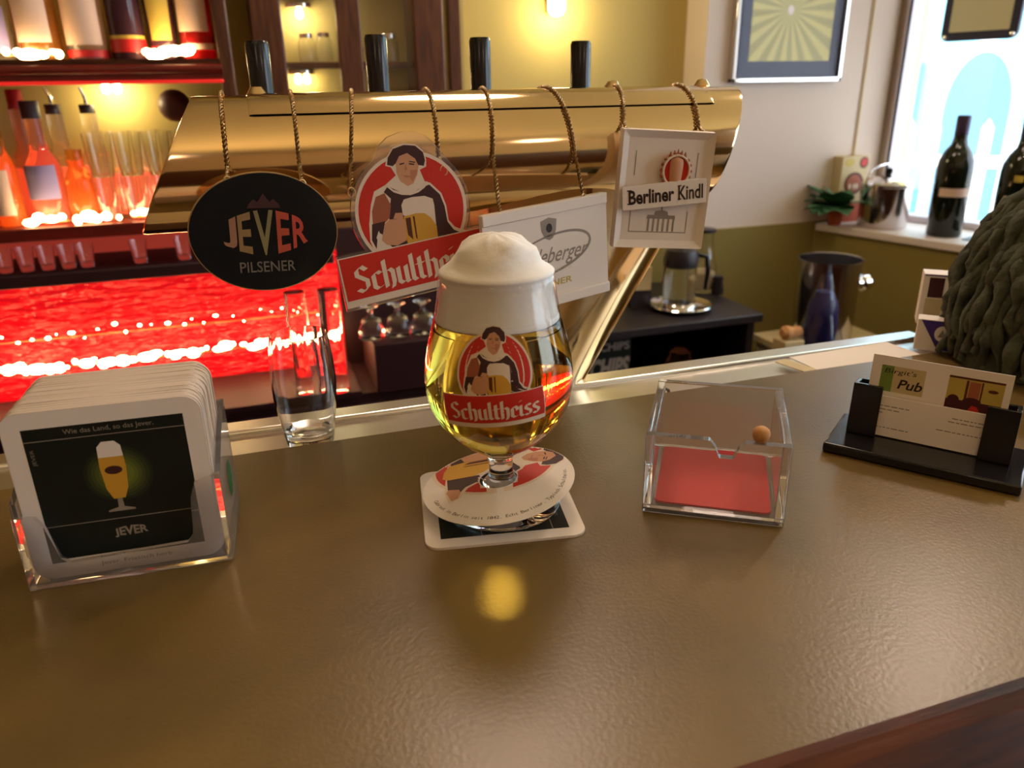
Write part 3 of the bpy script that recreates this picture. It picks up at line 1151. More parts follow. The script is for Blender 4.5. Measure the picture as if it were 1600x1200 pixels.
random.seed(11)
NCO = 34
cth = .00158
for k in range(NCO):
    y = .0005 + k * .00168
    dx = random.uniform(-.0007, .0007)
    tilt = random.uniform(-.5, .5)
    X = HX @ Matrix.Translation((dx - .0004, y, .0037 + .0465)) @ Matrix.Rotation(radians(tilt), 4, 'Y') @ Matrix.Rotation(radians(90), 4, 'X') @ Matrix.Translation((0, 0, -cth))
    if k == 0:
        front = coaster_mesh(MB(), cth).build('beer_mat', smooth=30)
        ob = thing('beer_mat', 'front beer mat in the acrylic holder, printed with a glass of beer', 'beer mat', X=X, group='beer mats in the acrylic holder')
        front.name = 'board'
        front.parent = ob
        b = MB()
        F = lambda l: (lambda x, y: (x, y, cth + .00004 + l * .00005))
        b.flat(rrect(.0925, .0925, .0083, 5), F(0), 'paper')
        b.flat([(-.0375, -.0375), (.0375, -.0375), (.0375, .0375), (-.0375, .0375)], F(1), 'darkprint')
        for yy in (.0305, -.0180):
            b.flat([(-.0375, yy), (.0375, yy), (.0375, yy + .0004), (-.0375, yy + .0004)], F(2), 'greyp')
        # glow behind the printed glass: rings of gradually brighter green ink
        for q in range(6):
            nm = 'glow%d' % q
            if nm not in M:
                t_ = (q + 1) / 6
                M[nm] = mat('print_glow_%d' % q, srgb(20 + 90 * t_, 28 + 92 * t_, 26 + 22 * t_), 0.4)
            b.flat(ell(.002, .008, .0165 - q * .0018, .0158 - q * .0018, 32), F(2 + q * .3), nm)
        b.flat([(-.0058, .0210), (.0058, .0210), (.0062, .0120), (.0052, .0), (.0028, -.0060), (-.0028, -.0060), (-.0052, .0), (-.0062, .0120)], F(5), 'amber')
        b.flat([(-.0058, .0180), (.0058, .0180), (.0056, .0240), (.0030, .0268), (-.0030, .0268), (-.0056, .0240)], F(6), 'paper')
        b.flat([(-.0012, -.0060), (.0012, -.0060), (.0014, -.0110), (.0065, -.0125), (.0065, -.0134), (-.0065, -.0134), (-.0065, -.0125), (-.0014, -.0110)], F(6), 'greyp')
        b.flat(ell(0, .0105, .0042, .0024, 20), F(6), 'tunic')
        wp = lambda nx, Y, X_: (X_, Y * (1.2 - .45 * nx * nx))
        put_text(b, 'JEVER', F(2), 'greyp', .002, -.0265, .0165, .0062, bold=.03, warp=wp)
        put_text(b, 'Wie das Land, so das Jever.', F(2), 'greyp', .002, .0340, .042, .0034)
        put_text(b, 'Jever. Friesisch herb.', F(1), 'greyp', .003, -.0415, .036, .0030)
        put_text(b, 'JEVER', lambda x, y: F(2)(-.0345 - y, x), 'greyp', .022, 0, .009, .0022)
        b.build('print', ob, smooth=0)
        base = front.data
    else:
        o = bpy.data.objects.new('beer_mat', base)
        COL.objects.link(o)
        o.matrix_world = X
        tag(o, 'plain-edged beer mat standing in the row behind the front mat', 'beer mat', 'beer mats in the acrylic holder')

# ================================================================== clear dispenser box with red card
BXf, BYf = .199, .362
byaw = radians(-33.0)
boxX = Matrix.Translation((BXf, BYf, 0)) @ Matrix.Rotation(byaw, 4, 'Z')
dis = thing('acrylic_box', 'thick clear acrylic box with notched front wall and red card inside', 'acrylic box', X=boxX)
bw, bd, bh, tk = .0815, .094, .0515, .0052
MB().box((0, 0, .0003), (bw, bd, .0034), 'acrylic').build('base', dis, bevel=.0008)
MB().prism([(0, .0036), (bw, .0036), (bw, bh), (.056, bh), (.0525, bh - .004), (.0500, bh - .0105), (.0420, bh - .0105), (.0395, bh - .004), (.036, bh), (0, bh)], 0, tk, 'acrylic').build('front_wall', dis, bevel=.0007, smooth=25)
MB().box((0, bd - tk, .0036), (bw, bd, bh), 'acrylic').build('back_wall', dis, bevel=.0007)
MB().box((0, tk + .0001, .0036), (tk, bd - tk - .0001, bh), 'acrylic').build('side_wall', dis, bevel=.0007)
MB().box((bw - tk, tk + .0001, .0036), (bw, bd - tk - .0001, bh), 'acrylic').build('side_wall', dis, bevel=.0007)
rc = thing('red_card', 'bright red card lying in the clear acrylic box', 'card', X=boxX @ Matrix.Translation((0, 0, .0037)))
b = MB()
b.prism(rrect(.068, .078, .004, 4, bw / 2, bd / 2 + .001), 0, .0011, 'redcard', Matrix(((1, 0, 0, 0), (0, 0, 1, 0), (0, 1, 0, 0), (0, 0, 0, 1))))
b.build('card', rc, smooth=30)
ck = thing('cork_stopper', 'small round tan cork resting on the acrylic box front wall', 'cork', X=boxX @ Matrix.Translation((.0640, .0040, bh + .0002)))
MB().lathe([(0, 0), (.0032, .0006), (.0046, .0028), (.0050, .0050), (.0044, .0074), (.0028, .0088), (0, .0092)], 'cork', 20).build('cork', ck)

# ================================================================== business card holder
CX = Matrix.Translation((.354, .392, 0)) @ Matrix.Rotation(radians(-53.0), 4, 'Z')
ch = thing('card_holder', 'glossy black business card stand on the right of the bar', 'card holder', X=CX)
MB().box((0, 0, 0.0002), (.118, .062, .0075), 'black').build('base', ch, bevel=.0015)
lean = Matrix.Translation((0, .030, .0075)) @ Matrix.Rotation(radians(-6), 4, 'X')
for x0, x1, hh in ((.009, .028, .0365), (.0905, .1095, .0365)):
    b = MB()
    b.box((x0, -.0035, 0), (x1, -.0005, hh), 'black', lean)
    b.box((x0 if x0 < .05 else x1 - .003, -.0005, 0), (x0 + .003 if x0 < .05 else x1, .0125, hh), 'black', lean)
    b.build('side_clip', ch, bevel=.0006)
MB().box((.009, .0125, 0), (.1095, .015, .0365), 'black', lean).build('back_plate', ch, bevel=.0006)
cw = .085
cx0 = .0165


def card(name, label, y, z0, hh, prints, x0=cx0):
    t = thing(name, label, 'business card', X=CX @ lean @ Matrix.Translation((x0 + cw / 2, y, z0)), group='business cards in the black stand')
    b = MB().box((-cw / 2, 0, 0), (cw / 2, .0007, hh), 'paper')
    b.build('card', t)
    b = MB()
    prints(b)
    b.build('print', t, smooth=0)
    return t


def pr_back(b):
    R = lambda x0, z0, x1, z1, m, l=1: b.flat([(x0, z0), (x1, z0), (x1, z1), (x0, z1)], fl(.00006 * l), m)
    R(-.036, .030, -.008, .0485, 'logobg')
    R(-.036, .030, -.028, .0485, 'greenp', 2)
    put_text(b, "Birgit's", fl(.0002), 'ink', -.0235, .0445, .0200, .0045, slant=.2)
    put_text(b, 'Pub', fl(.0002), 'ink', -.0160, .0365, .0150, .0068, bold=.02, slant=.25)
    # printed photograph of a room
    R(.006, .0230, .0385, .0490, 'photowall')
    R(.006, .0230, .0385, .0330, 'photodark', 2)
    R(.0165, .0330, .0180, .0470, 'brownp', 2)
    R(.0185, .0330, .0250, .0465, 'sleeve', 2)
    R(.0255, .0330, .0265, .0470, 'brownp', 2)
    R(.006, .0476, .0385, .0490, 'brownp', 2)
    b.flat(ell(.0105, .0330, .0035, .0032, 14), fl(.0002), 'photodark')
    b.flat(ell(.0215, .0330, .0055, .0028, 14), fl(.0002), 'photodark')
    b.flat([(.018, .0230), (.030, .0230), (.025, .0300), (.022, .0305)], fl(.00026), 'red')
    b.flat(ell(.0325, .0420, .0030, .0012, 12), fl(.0002), 'brownp')


def pr_front(b):
    R = lambda x0, z0, x1, z1: b.flat([(x0, z0), (x1, z0), (x1, z1), (x0, z1)], fl(.00006), 'greyp')
    random.seed(5)
    for z, a, e in ((.0215, -.038, -.014), (.0190, -.038, -.020), (.0165, -.038, -.030), (.0060, -.038, -.012),
                    (.0215, .012, .038), (.0190, .010, .038), (.0120, .004, .038)):
        x = a
        while x < e:
            w_ = random.uniform(.0012, .0042)
            R(x, z, min(x + w_, e), z + .0007)
            x += w_ + .0008


M['logobg'] = mat('card_logo_ground', srgb(206, 186, 140), 0.5)
M['photowall'] = mat('card_photo_wall', srgb(190, 166, 80), 0.4)
M['photodark'] = mat('card_photo_dark', srgb(70, 22, 28), 0.4)
card('business_card', "taller back business card reading Birgit's Pub with a room photo", .0105, .001, .055, pr_back)
for k in range(3):
    o = MB().box((-cw / 2, 0, 0), (cw / 2, .0007, .052), 'paper').build('business_card')
    o.matrix_world = CX @ lean @ Matrix.Translation((cx0 + cw / 2 + .0003 * k, .0060 + k * .0012, .001)) @ Matrix.Scale(.52, 4, (0, 0, 1))
    tag(o, 'plain card packed behind the text card in the black stand', 'business card', 'business cards in the black stand')
card('business_card', 'front business card with small grey text lines', .0008, .001, .0285, pr_front, cx0 + .001)

# ================================================================== shaggy yarn dome (right)
YX, YY = .668, .470
ya = thing('yarn_dome', 'dark grey-green shaggy rope-covered dome behind the card stand', 'yarn dome', (YX, YY, 0))
dp = [(0.088, 0.002), (.088, .03), (.085, .06), (.080, .09), (.070, .117), (.054, .140), (.032, .156), (.012, .163), (0, .165)]
MB().lathe([(0, .002)] + [(max(0, r - .004), z) for r, z in dp], 'yarn', 32).build('core', ya)


def dome(t):
    s = t * (len(dp) - 1)
    i = min(int(s), len(dp) - 2)
    f = s - i
    return dp[i][0] + (dp[i + 1][0] - dp[i][0]) * f, dp[i][1] + (dp[i + 1][1] - dp[i][1]) * f


random.seed(21)
b = MB()
for k in range(170):
    a = 2 * pi * k / 170 + random.uniform(-.05, .05)
    t0_, t1_ = random.uniform(-.02, .15), random.uniform(.80, .985)
    if k % 3 == 0:
        t0_ = random.uniform(.25, .55)
    elif k % 3 == 1:
        t1_ = random.uniform(.35, .75)
    pts, rs = [], []
    ph, fr = random.uniform(0, 6), random.uniform(5, 9)
    am = random.uniform(.03, .09)
    rr0 = random.uniform(.0034, .0070)
    N_ = 26
    for i in range(N_ + 1):
        t = max(0, t0_ + (t1_ - t0_) * i / N_)
        r, z = dome(t)
        aa = a + am * sin(ph + fr * t * 2) + .18 * t
        br = r + .001 + .0045 * sin(ph * 2 + fr * 3 * t)
        pts.append((br * cos(aa), br * sin(aa), max(z, .004)))
        rs.append(rr0 * (.55 + .45 * sin(pi * min(1, .12 + .8 * i / N_))) * (1 + .32 * sin(ph + 14 * t * fr * .5)))
    b.tube(pts, rs, 'yarn', 6)
o = b.build('rope_strands', ya, smooth=60)
o['kind'] = 'stuff'

# boxes beside it
bx = thing('sugar_box', 'small white and purple folded box with round emblem beside the yarn dome', 'small box', (.599, .541, 0.0004), radians(-46))
MB().box((-.014, -.009, 0.0), (.022, .009, .030), 'paper').build('carton', bx, bevel=.0006)
b = MB()
b.flat([(-.011, .0295), (.0215, .0295), (.0215, .0015), (.006, .0015)], fl(.0092), 'purplep')
b.flat(ell(.008, .0175, .0065, .0075, 24), fl(.0094), 'paper')
b.flat([(.008, .0215), (.0115, .0140), (.0045, .0140)], fl(.0096), 'greyp')
b.build('print', bx, smooth=0)
bx = thing('window_carton', 'taller pale carton with dark square print behind the purple box', 'carton', (.674, .604, 0.0004), radians(-42))
MB().box((-.022, -.012, 0.0), (.022, .012, .0535), 'paper').build('carton', bx, bevel=.0006)
b = MB()
b.flat([(-.016, .050), (-.002, .050), (-.002, .029), (-.016, .029)], fl(.0122), 'photodark')
b.flat([(-.021, .053), (.021, .053), (.021, .0515), (-.021, .0515)], fl(.0122), 'purplep')
b.flat([(-.017, .028), (-.001, .028), (-.001, .006), (-.017, .006)], fl(.0122), 'logobg')
b.build('print', bx, smooth=0)
# papers on the rail
pp = thing('note_paper', 'white sheet of paper lying on the steel strip', 'paper', (.55, .580, -.0150), radians(2))
MB().box((-.062, -.034, -.0005), (.062, .024, .0003), 'paper').build('sheet', pp)
pp = thing('paper_strip', 'narrow tan paper strip beside the white sheet on steel', 'paper strip', (.479, .574, -.0155), radians(14))
MB().box((-.0075, -.026, 0), (.0075, .024, .0008), 'logobg').build('strip', pp)
cl = thing('rail_clip', 'tiny black clip on the steel strip behind the acrylic box', 'clip', (.322, .556, -.02))
b = MB()
b.box((-.006, -.004, 0), (.006, .004, .004), 'black')
b.tube([(-.005, 0, .004), (-.004, 0, .010), (0, 0, .0125), (.004, 0, .010), (.005, 0, .004)], .0014, 'black', 8)
b.build('clip_body', cl)

# ================================================================== empty glass behind the bar edge
eg = thing('tall_glass', 'empty slim faceted beer glass standing behind the bar edge', 'glass', (.0185, .578, -.0198))
def facet(r, z, a):
    return r * (1 - .035 * abs(sin(4 * a)) * max(0, min(1, (.085 - z) / .05))), z
go = [(0, 0), (.0175, 0), (.0185, .001), (.0205, .015), (.0235, .033), (.0247, .050), (.0240, .068), (.0224, .083), (.0216, .090)]
gi = [(.0209, .0904), (.0204, .090), (.0212, .083), (.0228, .068), (.0235, .050), (.0222, .033), (.0186, .012), (.010, .009), (0, .009)]
MB().lathe(go + gi, 'glass', 48, wob=facet).build('glass_body', eg, smooth=35)

# ================================================================== back bar shelving (left)
BBY = 1.80
sh = thing('back_bar_shelf', 'red-edged wooden back bar shelving unit behind the beer tower', 'shelving', (-.5, 1.7, -.37))
SL = Matrix.Translation((.5, -1.7, .37))
SX0, SX1 = -1.30, -.004
MB().box((SX0, BBY, -.13), (SX1, BBY + .02, 1.0), 'wallolive', SL).build('back_panel', sh)
MB().box((SX1 - .024, 1.60, .0), (SX1, BBY, 1.0), 'woodv', SL).build('side_panel', sh, bevel=.003)
b = MB().box((SX0, 1.60, .274), (SX1 - .024, BBY, .297), 'wood', SL)
up = b.build('upper_shelf', sh)
MB().tube([(SX0, 1.598, .280), (SX1 - .02, 1.598, .280)], .0085, 'shelfred', 12, SL).build('shelf_nosing', up)
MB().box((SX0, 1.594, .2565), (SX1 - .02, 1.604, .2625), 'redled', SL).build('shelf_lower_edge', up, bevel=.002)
MB().box((SX0, 1.597, .2625), (SX1 - .02, 1.606, .2745), 'shelfred', SL).build('shelf_fascia', up)
MB().box((SX0, 1.788, .016), (-.03, BBY, .105), 'redback2', SL).build('backlit_strip', sh)  # glowing strip added behind the glasses for a red-orange wash
md = MB().box((SX0, 1.60, -.008), (.12, BBY, .016), 'shelfred', SL).build('middle_shelf', sh, bevel=.003)
lw = MB().box((SX0, 1.60, -.092), (.14, BBY, -.068), 'maroon', SL).build('lower_ledge', sh, bevel=.003)
MB().box((SX0, 1.785, -.068), (.12, BBY, -.008), 'redback', SL).build('ledge_back', sh)  # red glow added at the back of the shaded ledge
# shelf lights
def led(name, label, x0, x1, y, z, r=.005, gap=.035, wild=1.0):
    t = thing(name, label, 'light strip', ((x0 + x1) / 2, y, z))
    L = (x1 - x0) / 2
    n_ = int((x1 - x0) / gap)
    b = MB()
    b.tube([(-L, .004, -.004), (L, .004, -.004)], .0012, 'brassdark', 6)
    b.build('carrier', t)
    for i in range(n_):
        x = -L + (i + .5 + random.uniform(-.3, .3)) * (2 * L / n_)
        k_ = random.uniform(max(.35, 1 - .45 * wild), 1 + .35 * min(wild, 1.6))
        dz_ = random.uniform(-.35, .6) * r * wild
        MB().lathe([(0, -r), (r * .7, -r * .7), (r, 0), (r * .7, r * .7), (0, r)], 'led', 8, Matrix.Translation((x, 0, dz_)) @ Matrix.Scale(k_, 4) @ Matrix.Scale(random.uniform(.8, 2.1), 4, (1, 0, 0))).build('bulb', t)
    return t


led('shelf_light_strip', 'warm light chain at the foot of the stacked glasses', -.40, -.10, 1.6125, .0275, .0085, .018)
led('shelf_light_strip', 'warm light cluster at the foot of the amber bottle', -.375, -.275, 1.6145, .3075, .0075, .016)
led('shelf_light_strip', 'warm light cluster at the foot of the yellow-labelled bottle', -.155, -.075, 1.6145, .3075, .0075, .016)
led('shelf_light_strip', 'warm light chain in front of the red glass wall', -1.0, .155, 1.715, -.283, .0075, .0175, 1.9)
led('fairy_light_string', 'sparse fairy lights higher up before the red glass wall', -.75, .12, 1.735, -.225, .0024, .026, 12.0)  # added bulbs in place of reflections in the rippled red glass

# red wavy glass wall and dark base cabinet
rw = thing('red_glass_panel', 'glowing red rippled glass splashback under the shelves', 'glass panel', (-.5, 1.755, -.37))
MB().box((-.80, 0, .0), (.66, .02, .275), 'redwall').build('panel', rw)
bc = thing('base_cabinet', 'dark maroon back bar base cabinet with drawers', 'cabinet', (-.2, 1.66, FZ))
MB().box((-1.1, -.10, 0), (.72, .14, .68), 'maroon').build('body', bc)
MB().box((-1.1, -.115, .68), (.365, .09, .692), 'maroon').build('top_left', bc)
for k in range(4):
    x = -1.06 + k * .445
    d = MB().box((x, -.112, .56), (x + .425, -.10, .66), 'maroon').build('drawer', bc, bevel=.003)
    MB().tube([(x + .15, -.118, .61), (x + .27, -.118, .61)], .004, 'brassdark', 8).build('handle', d)
MB().box((.40, -.115, .68), (.74, .09, .79), 'maroon').build('raised_block', bc, bevel=.003)
MB().box((.362, .10, .68), (.76, .12, 1.0), 'maroon').build('splash_back', bc)

# ------------------------------------------------------------------ bottles
def bottle(name, label, loc, prof, gmat, lab=None, cap=None, group='bottles on the back bar', band=None, pour=False):
    t = thing(name, label, 'bottle', loc, random.uniform(-.2, .2), group)
    MB().lathe(prof, gmat, 24).build('glass_body', t, smooth=50)
    def rr(z):
        for (r0_, z0), (r1_, z1) in zip(prof, prof[1:]):
            if z0 <= z <= z1 and z1 > z0:
                return r0_ + (r1_ - r0_) * (z - z0) / (z1 - z0)
        return prof[1][0]
    if lab:
        z0, z1, m, half = lab
        N_ = 6
        P = [(rr(z0 + (z1 - z0) * i / N_) + .0006, z0 + (z1 - z0) * i / N_) for i in range(N_ + 1)]
        MB().lathe(P, m, 14, a0=radians(-95 - half), a1=radians(-95 + half)).build('label', t, smooth=50)
    if band:
        for z0, z1, m in band:
            MB().lathe([(rr(z0) + .0007, z0), (rr(z1) + .0007, z1)], m, 24).build('band', t, smooth=50)
    if cap:
        m, zc0, zc1, rc_ = cap
        MB().lathe([(0, zc0), (rc_, zc0), (rc_, zc1 - .002), (rc_ * .9, zc1), (0, zc1)], m, 16).build('cap', t)
        if pour:
            MB().tube([(0, 0, zc1), (0, 0, zc1 + .012), (-.006, -.004, zc1 + .03)], [.004, .0035, .0025], 'chrome', 8).build('pourer', t)
    return t


def stdprof(r, hs, hn, rn=.014):
    return [(0, 0), (r * .94, 0), (r, .004), (r, hs), (r * .93, hs + .014), (r * .6, hs + .032), (rn, hs + .052), (rn, hn), (rn * .7, hn), (0, hn)]


def squareprof(r, hs, hn, rn=.014):
    return [(0, 0), (r * .94, 0), (r, .004), (r * .99, hs), (r * .90, hs + .012), (rn * 1.3, hs + .022), (rn, hs + .03), (rn, hn), (0, hn)]


M['gl_clear'] = mat('clear_spirit_glass', (.96, .90, .86), .02, 0, .92, 1.3)
M['gl_amber'] = mat('amber_spirit', (.95, .46, .12), .02, 0, .9, 1.3)
M['gl_red'] = mat('red_liqueur', (.80, .03, .03), .03, 0, .8, 1.3)
M['gl_dark'] = mat('dark_spirit_glass', (.05, .02, .03), .06, 0, 0, 1.45)
M['gl_pink'] = mat('pink_spirit', (.95, .45, .35), .03, 0, .85, 1.3)
M['lab_white'] = mat('label_white', srgb(226, 196, 176), .6)
M['lab_yellow'] = mat('label_yellow', srgb(222, 196, 92), .6)
M['lab_purple'] = mat('label_lilac', srgb(150, 140, 190), .6)
M['lab_red'] = mat('label_red', srgb(190, 30, 34), .5)
M['lab_dark'] = mat('label_dark', srgb(48, 26, 38), .5)

UZ = .2975
random.seed(3)
bottle('liquor_bottle', 'lilac-labelled spirit bottle at the far left of the upper shelf', (-.395, 1.665, UZ), stdprof(.034, .17, .28), 'gl_clear', ('x' and .012, .085, 'lab_purple', 70))
bottle('liquor_bottle', 'clear amber-glowing bottle with tall cream label on upper shelf', (-.322, 1.660, UZ), stdprof(.035, .19, .30), 'gl_amber', (.028, .16, 'lab_white', 48))
bottle('liquor_bottle', 'clear square-shouldered bottle with broad pale label on upper shelf', (-.246, 1.662, UZ), squareprof(.034, .19, .27), 'gl_clear', (.024, .12, 'lab_white', 60), band=[(.004, .016, 'lab_red')])
bottle('liquor_bottle', 'dark bottle with red lower band on the upper shelf', (-.179, 1.660, UZ), stdprof(.0295, .19, .30), 'gl_dark', (.034, .04, 'gold', 80), band=[(.012, .034, 'lab_red')])
bottle('liquor_bottle', 'dark bottle with pointed yellow label on the upper shelf', (-.120, 1.660, UZ), [(0, 0), (.018, 0), (.022, .02), (.026, .10), (.027, .17), (.025, .19), (.014, .23), (.014, .29), (0, .29)], 'gl_dark', (.032, .10, 'lab_yellow', 46), band=[(.006, .022, 'lab_red')])
bottle('liquor_bottle', 'red liqueur bottle with pale label beside the shelf side panel', (-.061, 1.655, UZ), stdprof(.029, .18, .29), 'gl_red', (.046, .15, 'lab_white', 62), band=[(.016, .026, 'lab_white')])

MZ = .0165
for i, (x, y, h_, g, lb, cp, lab_) in enumerate((
        (-.428, 1.655, .20, 'gl_amber', (.02, .10, 'lab_white', 50), ('lab_red', .19, .215, .015), 'amber bottle with red cap at the left end of middle shelf'),
        (-.400, 1.742, .205, 'gl_pink', None, ('lab_red', .20, .235, .013), 'pink bottle with tall red stopper in the rear middle row'),
        (-.362, 1.665, .19, 'gl_pink', (.045, .105, 'lab_purple', 60), ('lab_dark', .185, .215, .016), 'pink bottle with lilac label and dark collar on middle shelf'),
        (-.340, 1.742, .20, 'gl_clear', None, ('lab_dark', .19, .208, .014), 'clear bottle with dark ring and pourer, rear middle row'),
        (-.282, 1.745, .20, 'gl_clear', None, ('lab_dark', .19, .206, .014), 'clear bottle with pourer nearest the stacked glasses, rear row'),
        (-.306, 1.660, .13, 'gl_amber', None, None, 'short orange glowing bottle next to the stacked glasses'))):
    bottle('liquor_bottle', lab_, (x, y, MZ), stdprof(.0245 if i != 2 else .031, h_ * .5, h_), g, lb, cp, pour=(i in (3, 4)))

# stacked glasses on the middle shelf
gp = [(0, 0), (.0185, 0), (.0195, .002), (.0225, .040), (.0245, .078), (.0238, .078), (.0215, .040), (.0180, .006), (0, .005)]
tum = None
rows_ = [(-.262, 1.652), (-.212, 1.654), (-.162, 1.652), (-.112, 1.654), (-.240, 1.730), (-.190, 1.731), (-.140, 1.729)]
names_ = ['nearest the bottles', 'second from the bottles', 'third from the bottles', 'beside the brass drum', 'in the rear row by the bottles', 'in the middle of the rear row', 'in the rear row by the drum']
for lvl in range(2):
    for (x, y), nm in zip(rows_, names_):
        lb = '%s bar tumbler %s on the middle shelf' % ('lower' if lvl == 0 else 'upper stacked', nm)
        z = MZ + lvl * .0795
        if tum is None:
            tum = thing('bar_tumbler', lb, 'glass', (x, y, z), 0, 'stacked tumblers on the middle shelf')
            MB().lathe(gp, 'glass', 20).build('glass_body', tum, smooth=50)
        else:
            copy_tree(tum, (x, y, z), label=lb)
# shot glasses on the ledge
sp_ = [(0, 0), (.011, 0), (.012, .002), (.0165, .044), (.0158, .044), (.0115, .010), (0, .009)]
sg0 = None
nm_ = ['far left', 'second from left', 'third from left', 'fourth from left', 'fifth, beside a gap', 'alone right of the gap', 'rightmost']
for x, nm in zip((-.455, -.420, -.385, -.350, -.318, -.225, -.145), nm_):
    lb = 'small shot glass on the red lower ledge, %s' % nm
    if sg0 is None:
        sg0 = thing('shot_glass', lb, 'shot glass', (x, 1.64, -.0675), 0, 'shot glasses on the lower ledge')
        MB().lathe(sp_, 'glass', 16).build('glass_body', sg0, smooth=50)
    else:
        copy_tree(sg0, (x, 1.64, -.0675), label=lb)

# glasses on the base cabinet
cg = [(0, 0), (.026, 0), (.028, .002), (.027, .02), (.020, .040), (.008, .048), (.005, .054), (.005, .062), (.012, .068), (.020, .071), (.020, .073), (0, .074)]
first = None
for x, nm in ((.205, 'left'), (.262, 'middle'), (.318, 'right')):
    lb = '%s upturned stem glass on the dark cabinet below the banner sign' % nm
    if first is None:
        first = thing('stem_glass', lb, 'glass', (x, 1.60, -.2595), 0, 'upturned stem glasses')
        MB().lathe(cg, 'glass', 20).build('glass_body', first, smooth=50)
    else:
        copy_tree(first, (x, 1.60, -.2595), label=lb)
tg = [(0, 0), (.024, 0), (.026, .002), (.0245, .05), (.020, .105), (.0205, .110), (0, .110)]
f2 = None
for x, y, nm in ((.052, 1.575, 'left'), (.118, 1.570, 'right')):
    lb = '%s upturned tumbler before the red glass wall under the oval sign' % nm
    if f2 is None:
        f2 = thing('upturned_tumbler', lb, 'glass', (x, y, -.3575), 0, 'upturned tumblers by the red wall')
        MB().lathe([(r, z * 2.0) for r, z in tg], 'glass', 20).build('glass_body', f2, smooth=50)
    else:
        copy_tree(f2, (x, y, -.3575), label=lb)


# lamps of the back bar
def small_lamp(name, label, loc, energy, color, two=True, r=.008, soft=.02):
    t = thing(name, label, 'lamp', loc)
    MB().lathe([(0, .012), (.030, .012), (.030, .020), (0, .020)], 'chrome', 24).build('housing', t)
    for dx in ((-.010, .010) if two else (0,)):
        MB().lathe([(0, -r * 1.3), (r * .8, -r * .8), (r, 0), (r * .8, r), (r * .5, .012), (0, .012)], 'bulb', 14, Matrix.Translation((dx, 0, 0))).build('bulb', t)
    light(name + '_glow', 'POINT', (loc[0], loc[1] - .012, loc[2] - .016), energy, color, soft)
    return t


small_lamp('undershelf_lamp', 'twin-bulb lamp glowing under the upper bottle shelf', (-.235, 1.765, .250), .55, (1.0, .82, .40))
gb = thing('globe_lamp', 'dark brown unlit ball on the wall above the stacked glasses', 'globe', (-.126, 1.752, .217))
M['globe'] = mat('dark_brown_globe', srgb(88, 58, 56), .5)
MB().lathe([(0, -.031), (.012, -.0285), (.022, -.0215), (.0285, -.012), (.031, 0), (.0285, .012), (.022, .0215), (.012, .0285), (0, .031)], 'globe', 24).build('ball', gb)
MB().tube([(0, 0.028, 0), (0, .047, 0)], .008, 'brassdark', 10).build('wall_stub', gb)

# ================================================================== glazed wooden cabinet
gc = thing('glazed_cabinet', 'brown wooden wall cabinet with glass doors behind the taps', 'cabinet', (.25, 1.9, -.1))
GL = Matrix.Translation((-.25, -1.9, .1))
b = MB().box((.035, 1.985, -.1), (.470, 1.995, 1.0), 'wallolive', GL).build('back_panel', gc)
for x0, x1, nm in ((.040, .106, 'post'), (.392, .462, 'post')):
    MB().box((x0, 1.88, -.1), (x1, 1.985, 1.0), 'woodv', GL).build(nm, gc, bevel=.004)
MB().box((.222, 1.885, -.1), (.274, 1.915, 1.0), 'woodv', GL).build('door_stile', gc, bevel=.003)
MB().box((.106, 1.91, .286), (.392, 1.985, .299), 'wood', GL).build('shelf', gc)
MB().box((.106, 1.91, .455), (.392, 1.985, .470), 'wood', GL).build('shelf', gc)
for x0, x1 in ((.108, .221), (.275, .391)):
    MB().box((x0, 1.895, -.1), (x1, 1.898, 1.0), 'pane', GL).build('door_pane', gc)
for i, (x, r_, h_, nm) in enumerate(((.158, .019, .060, 'bell-shaped glass nearest the cabinet lamp'), (.196, .018, .062, 'round lidded glass jar in the middle'), (.300, .016, .040, 'small dark glass behind the second tap'), (.345, .021, .060, 'wide lidded glass jar on the right'))):
    t = thing('glass_jar', '%s of the glazed cabinet' % nm, 'glass jar', (x, 1.945, .2992), 0, 'glassware in the glazed cabinet')
    MB().lathe([(0, 0), (r_, 0), (r_, h_ * .7), (r_ * .75, h_ * .85), (r_ * .7, h_ * .85), (r_ * .9, h_ * .68), (r_ * .9, .004), (0, .004)], 'glass', 18).build('jar_body', t)
    MB().lathe([(0, h_ * .85), (r_ * .82, h_ * .85), (r_ * .82, h_), (0, h_)], 'chrome', 18).build('lid', t)
small_lamp('cabinet_lamp', 'small lamp shining inside the glazed cabinet upper shelf', (.150, 1.955, .40), .30, (1.0, .88, .55), False)
small_lamp('cabinet_lamp', 'twin-bulb lamp inside the glazed cabinet below its shelf', (.142, 1.960, .263), .12, (1.0, .86, .45), True, .007)
MB().box((.498, 1.97, -.166), (.524, 2.0, 1.2), 'woodv').build('trim_3')
tag(bpy.data.objects['trim_3'], kind='structure')

# niche lamp
t = thing('niche_lamp', 'bright wall lamp glowing in the olive niche behind the taps', 'lamp', (.815, 2.075, .440))
MB().box((-.018, .012, -.02), (.018, .034, .06), 'brass').build('bracket', t)
MB().lathe([(0, -.030), (.014, -.026), (.022, -.012), (.022, .008), (.014, .022), (0, .026)], 'bulb', 20).build('bulb', t)
light('niche_lamp_glow', 'POINT', (.815, 2.03, .415), 1.25, (1.0, .84, .46), .03)

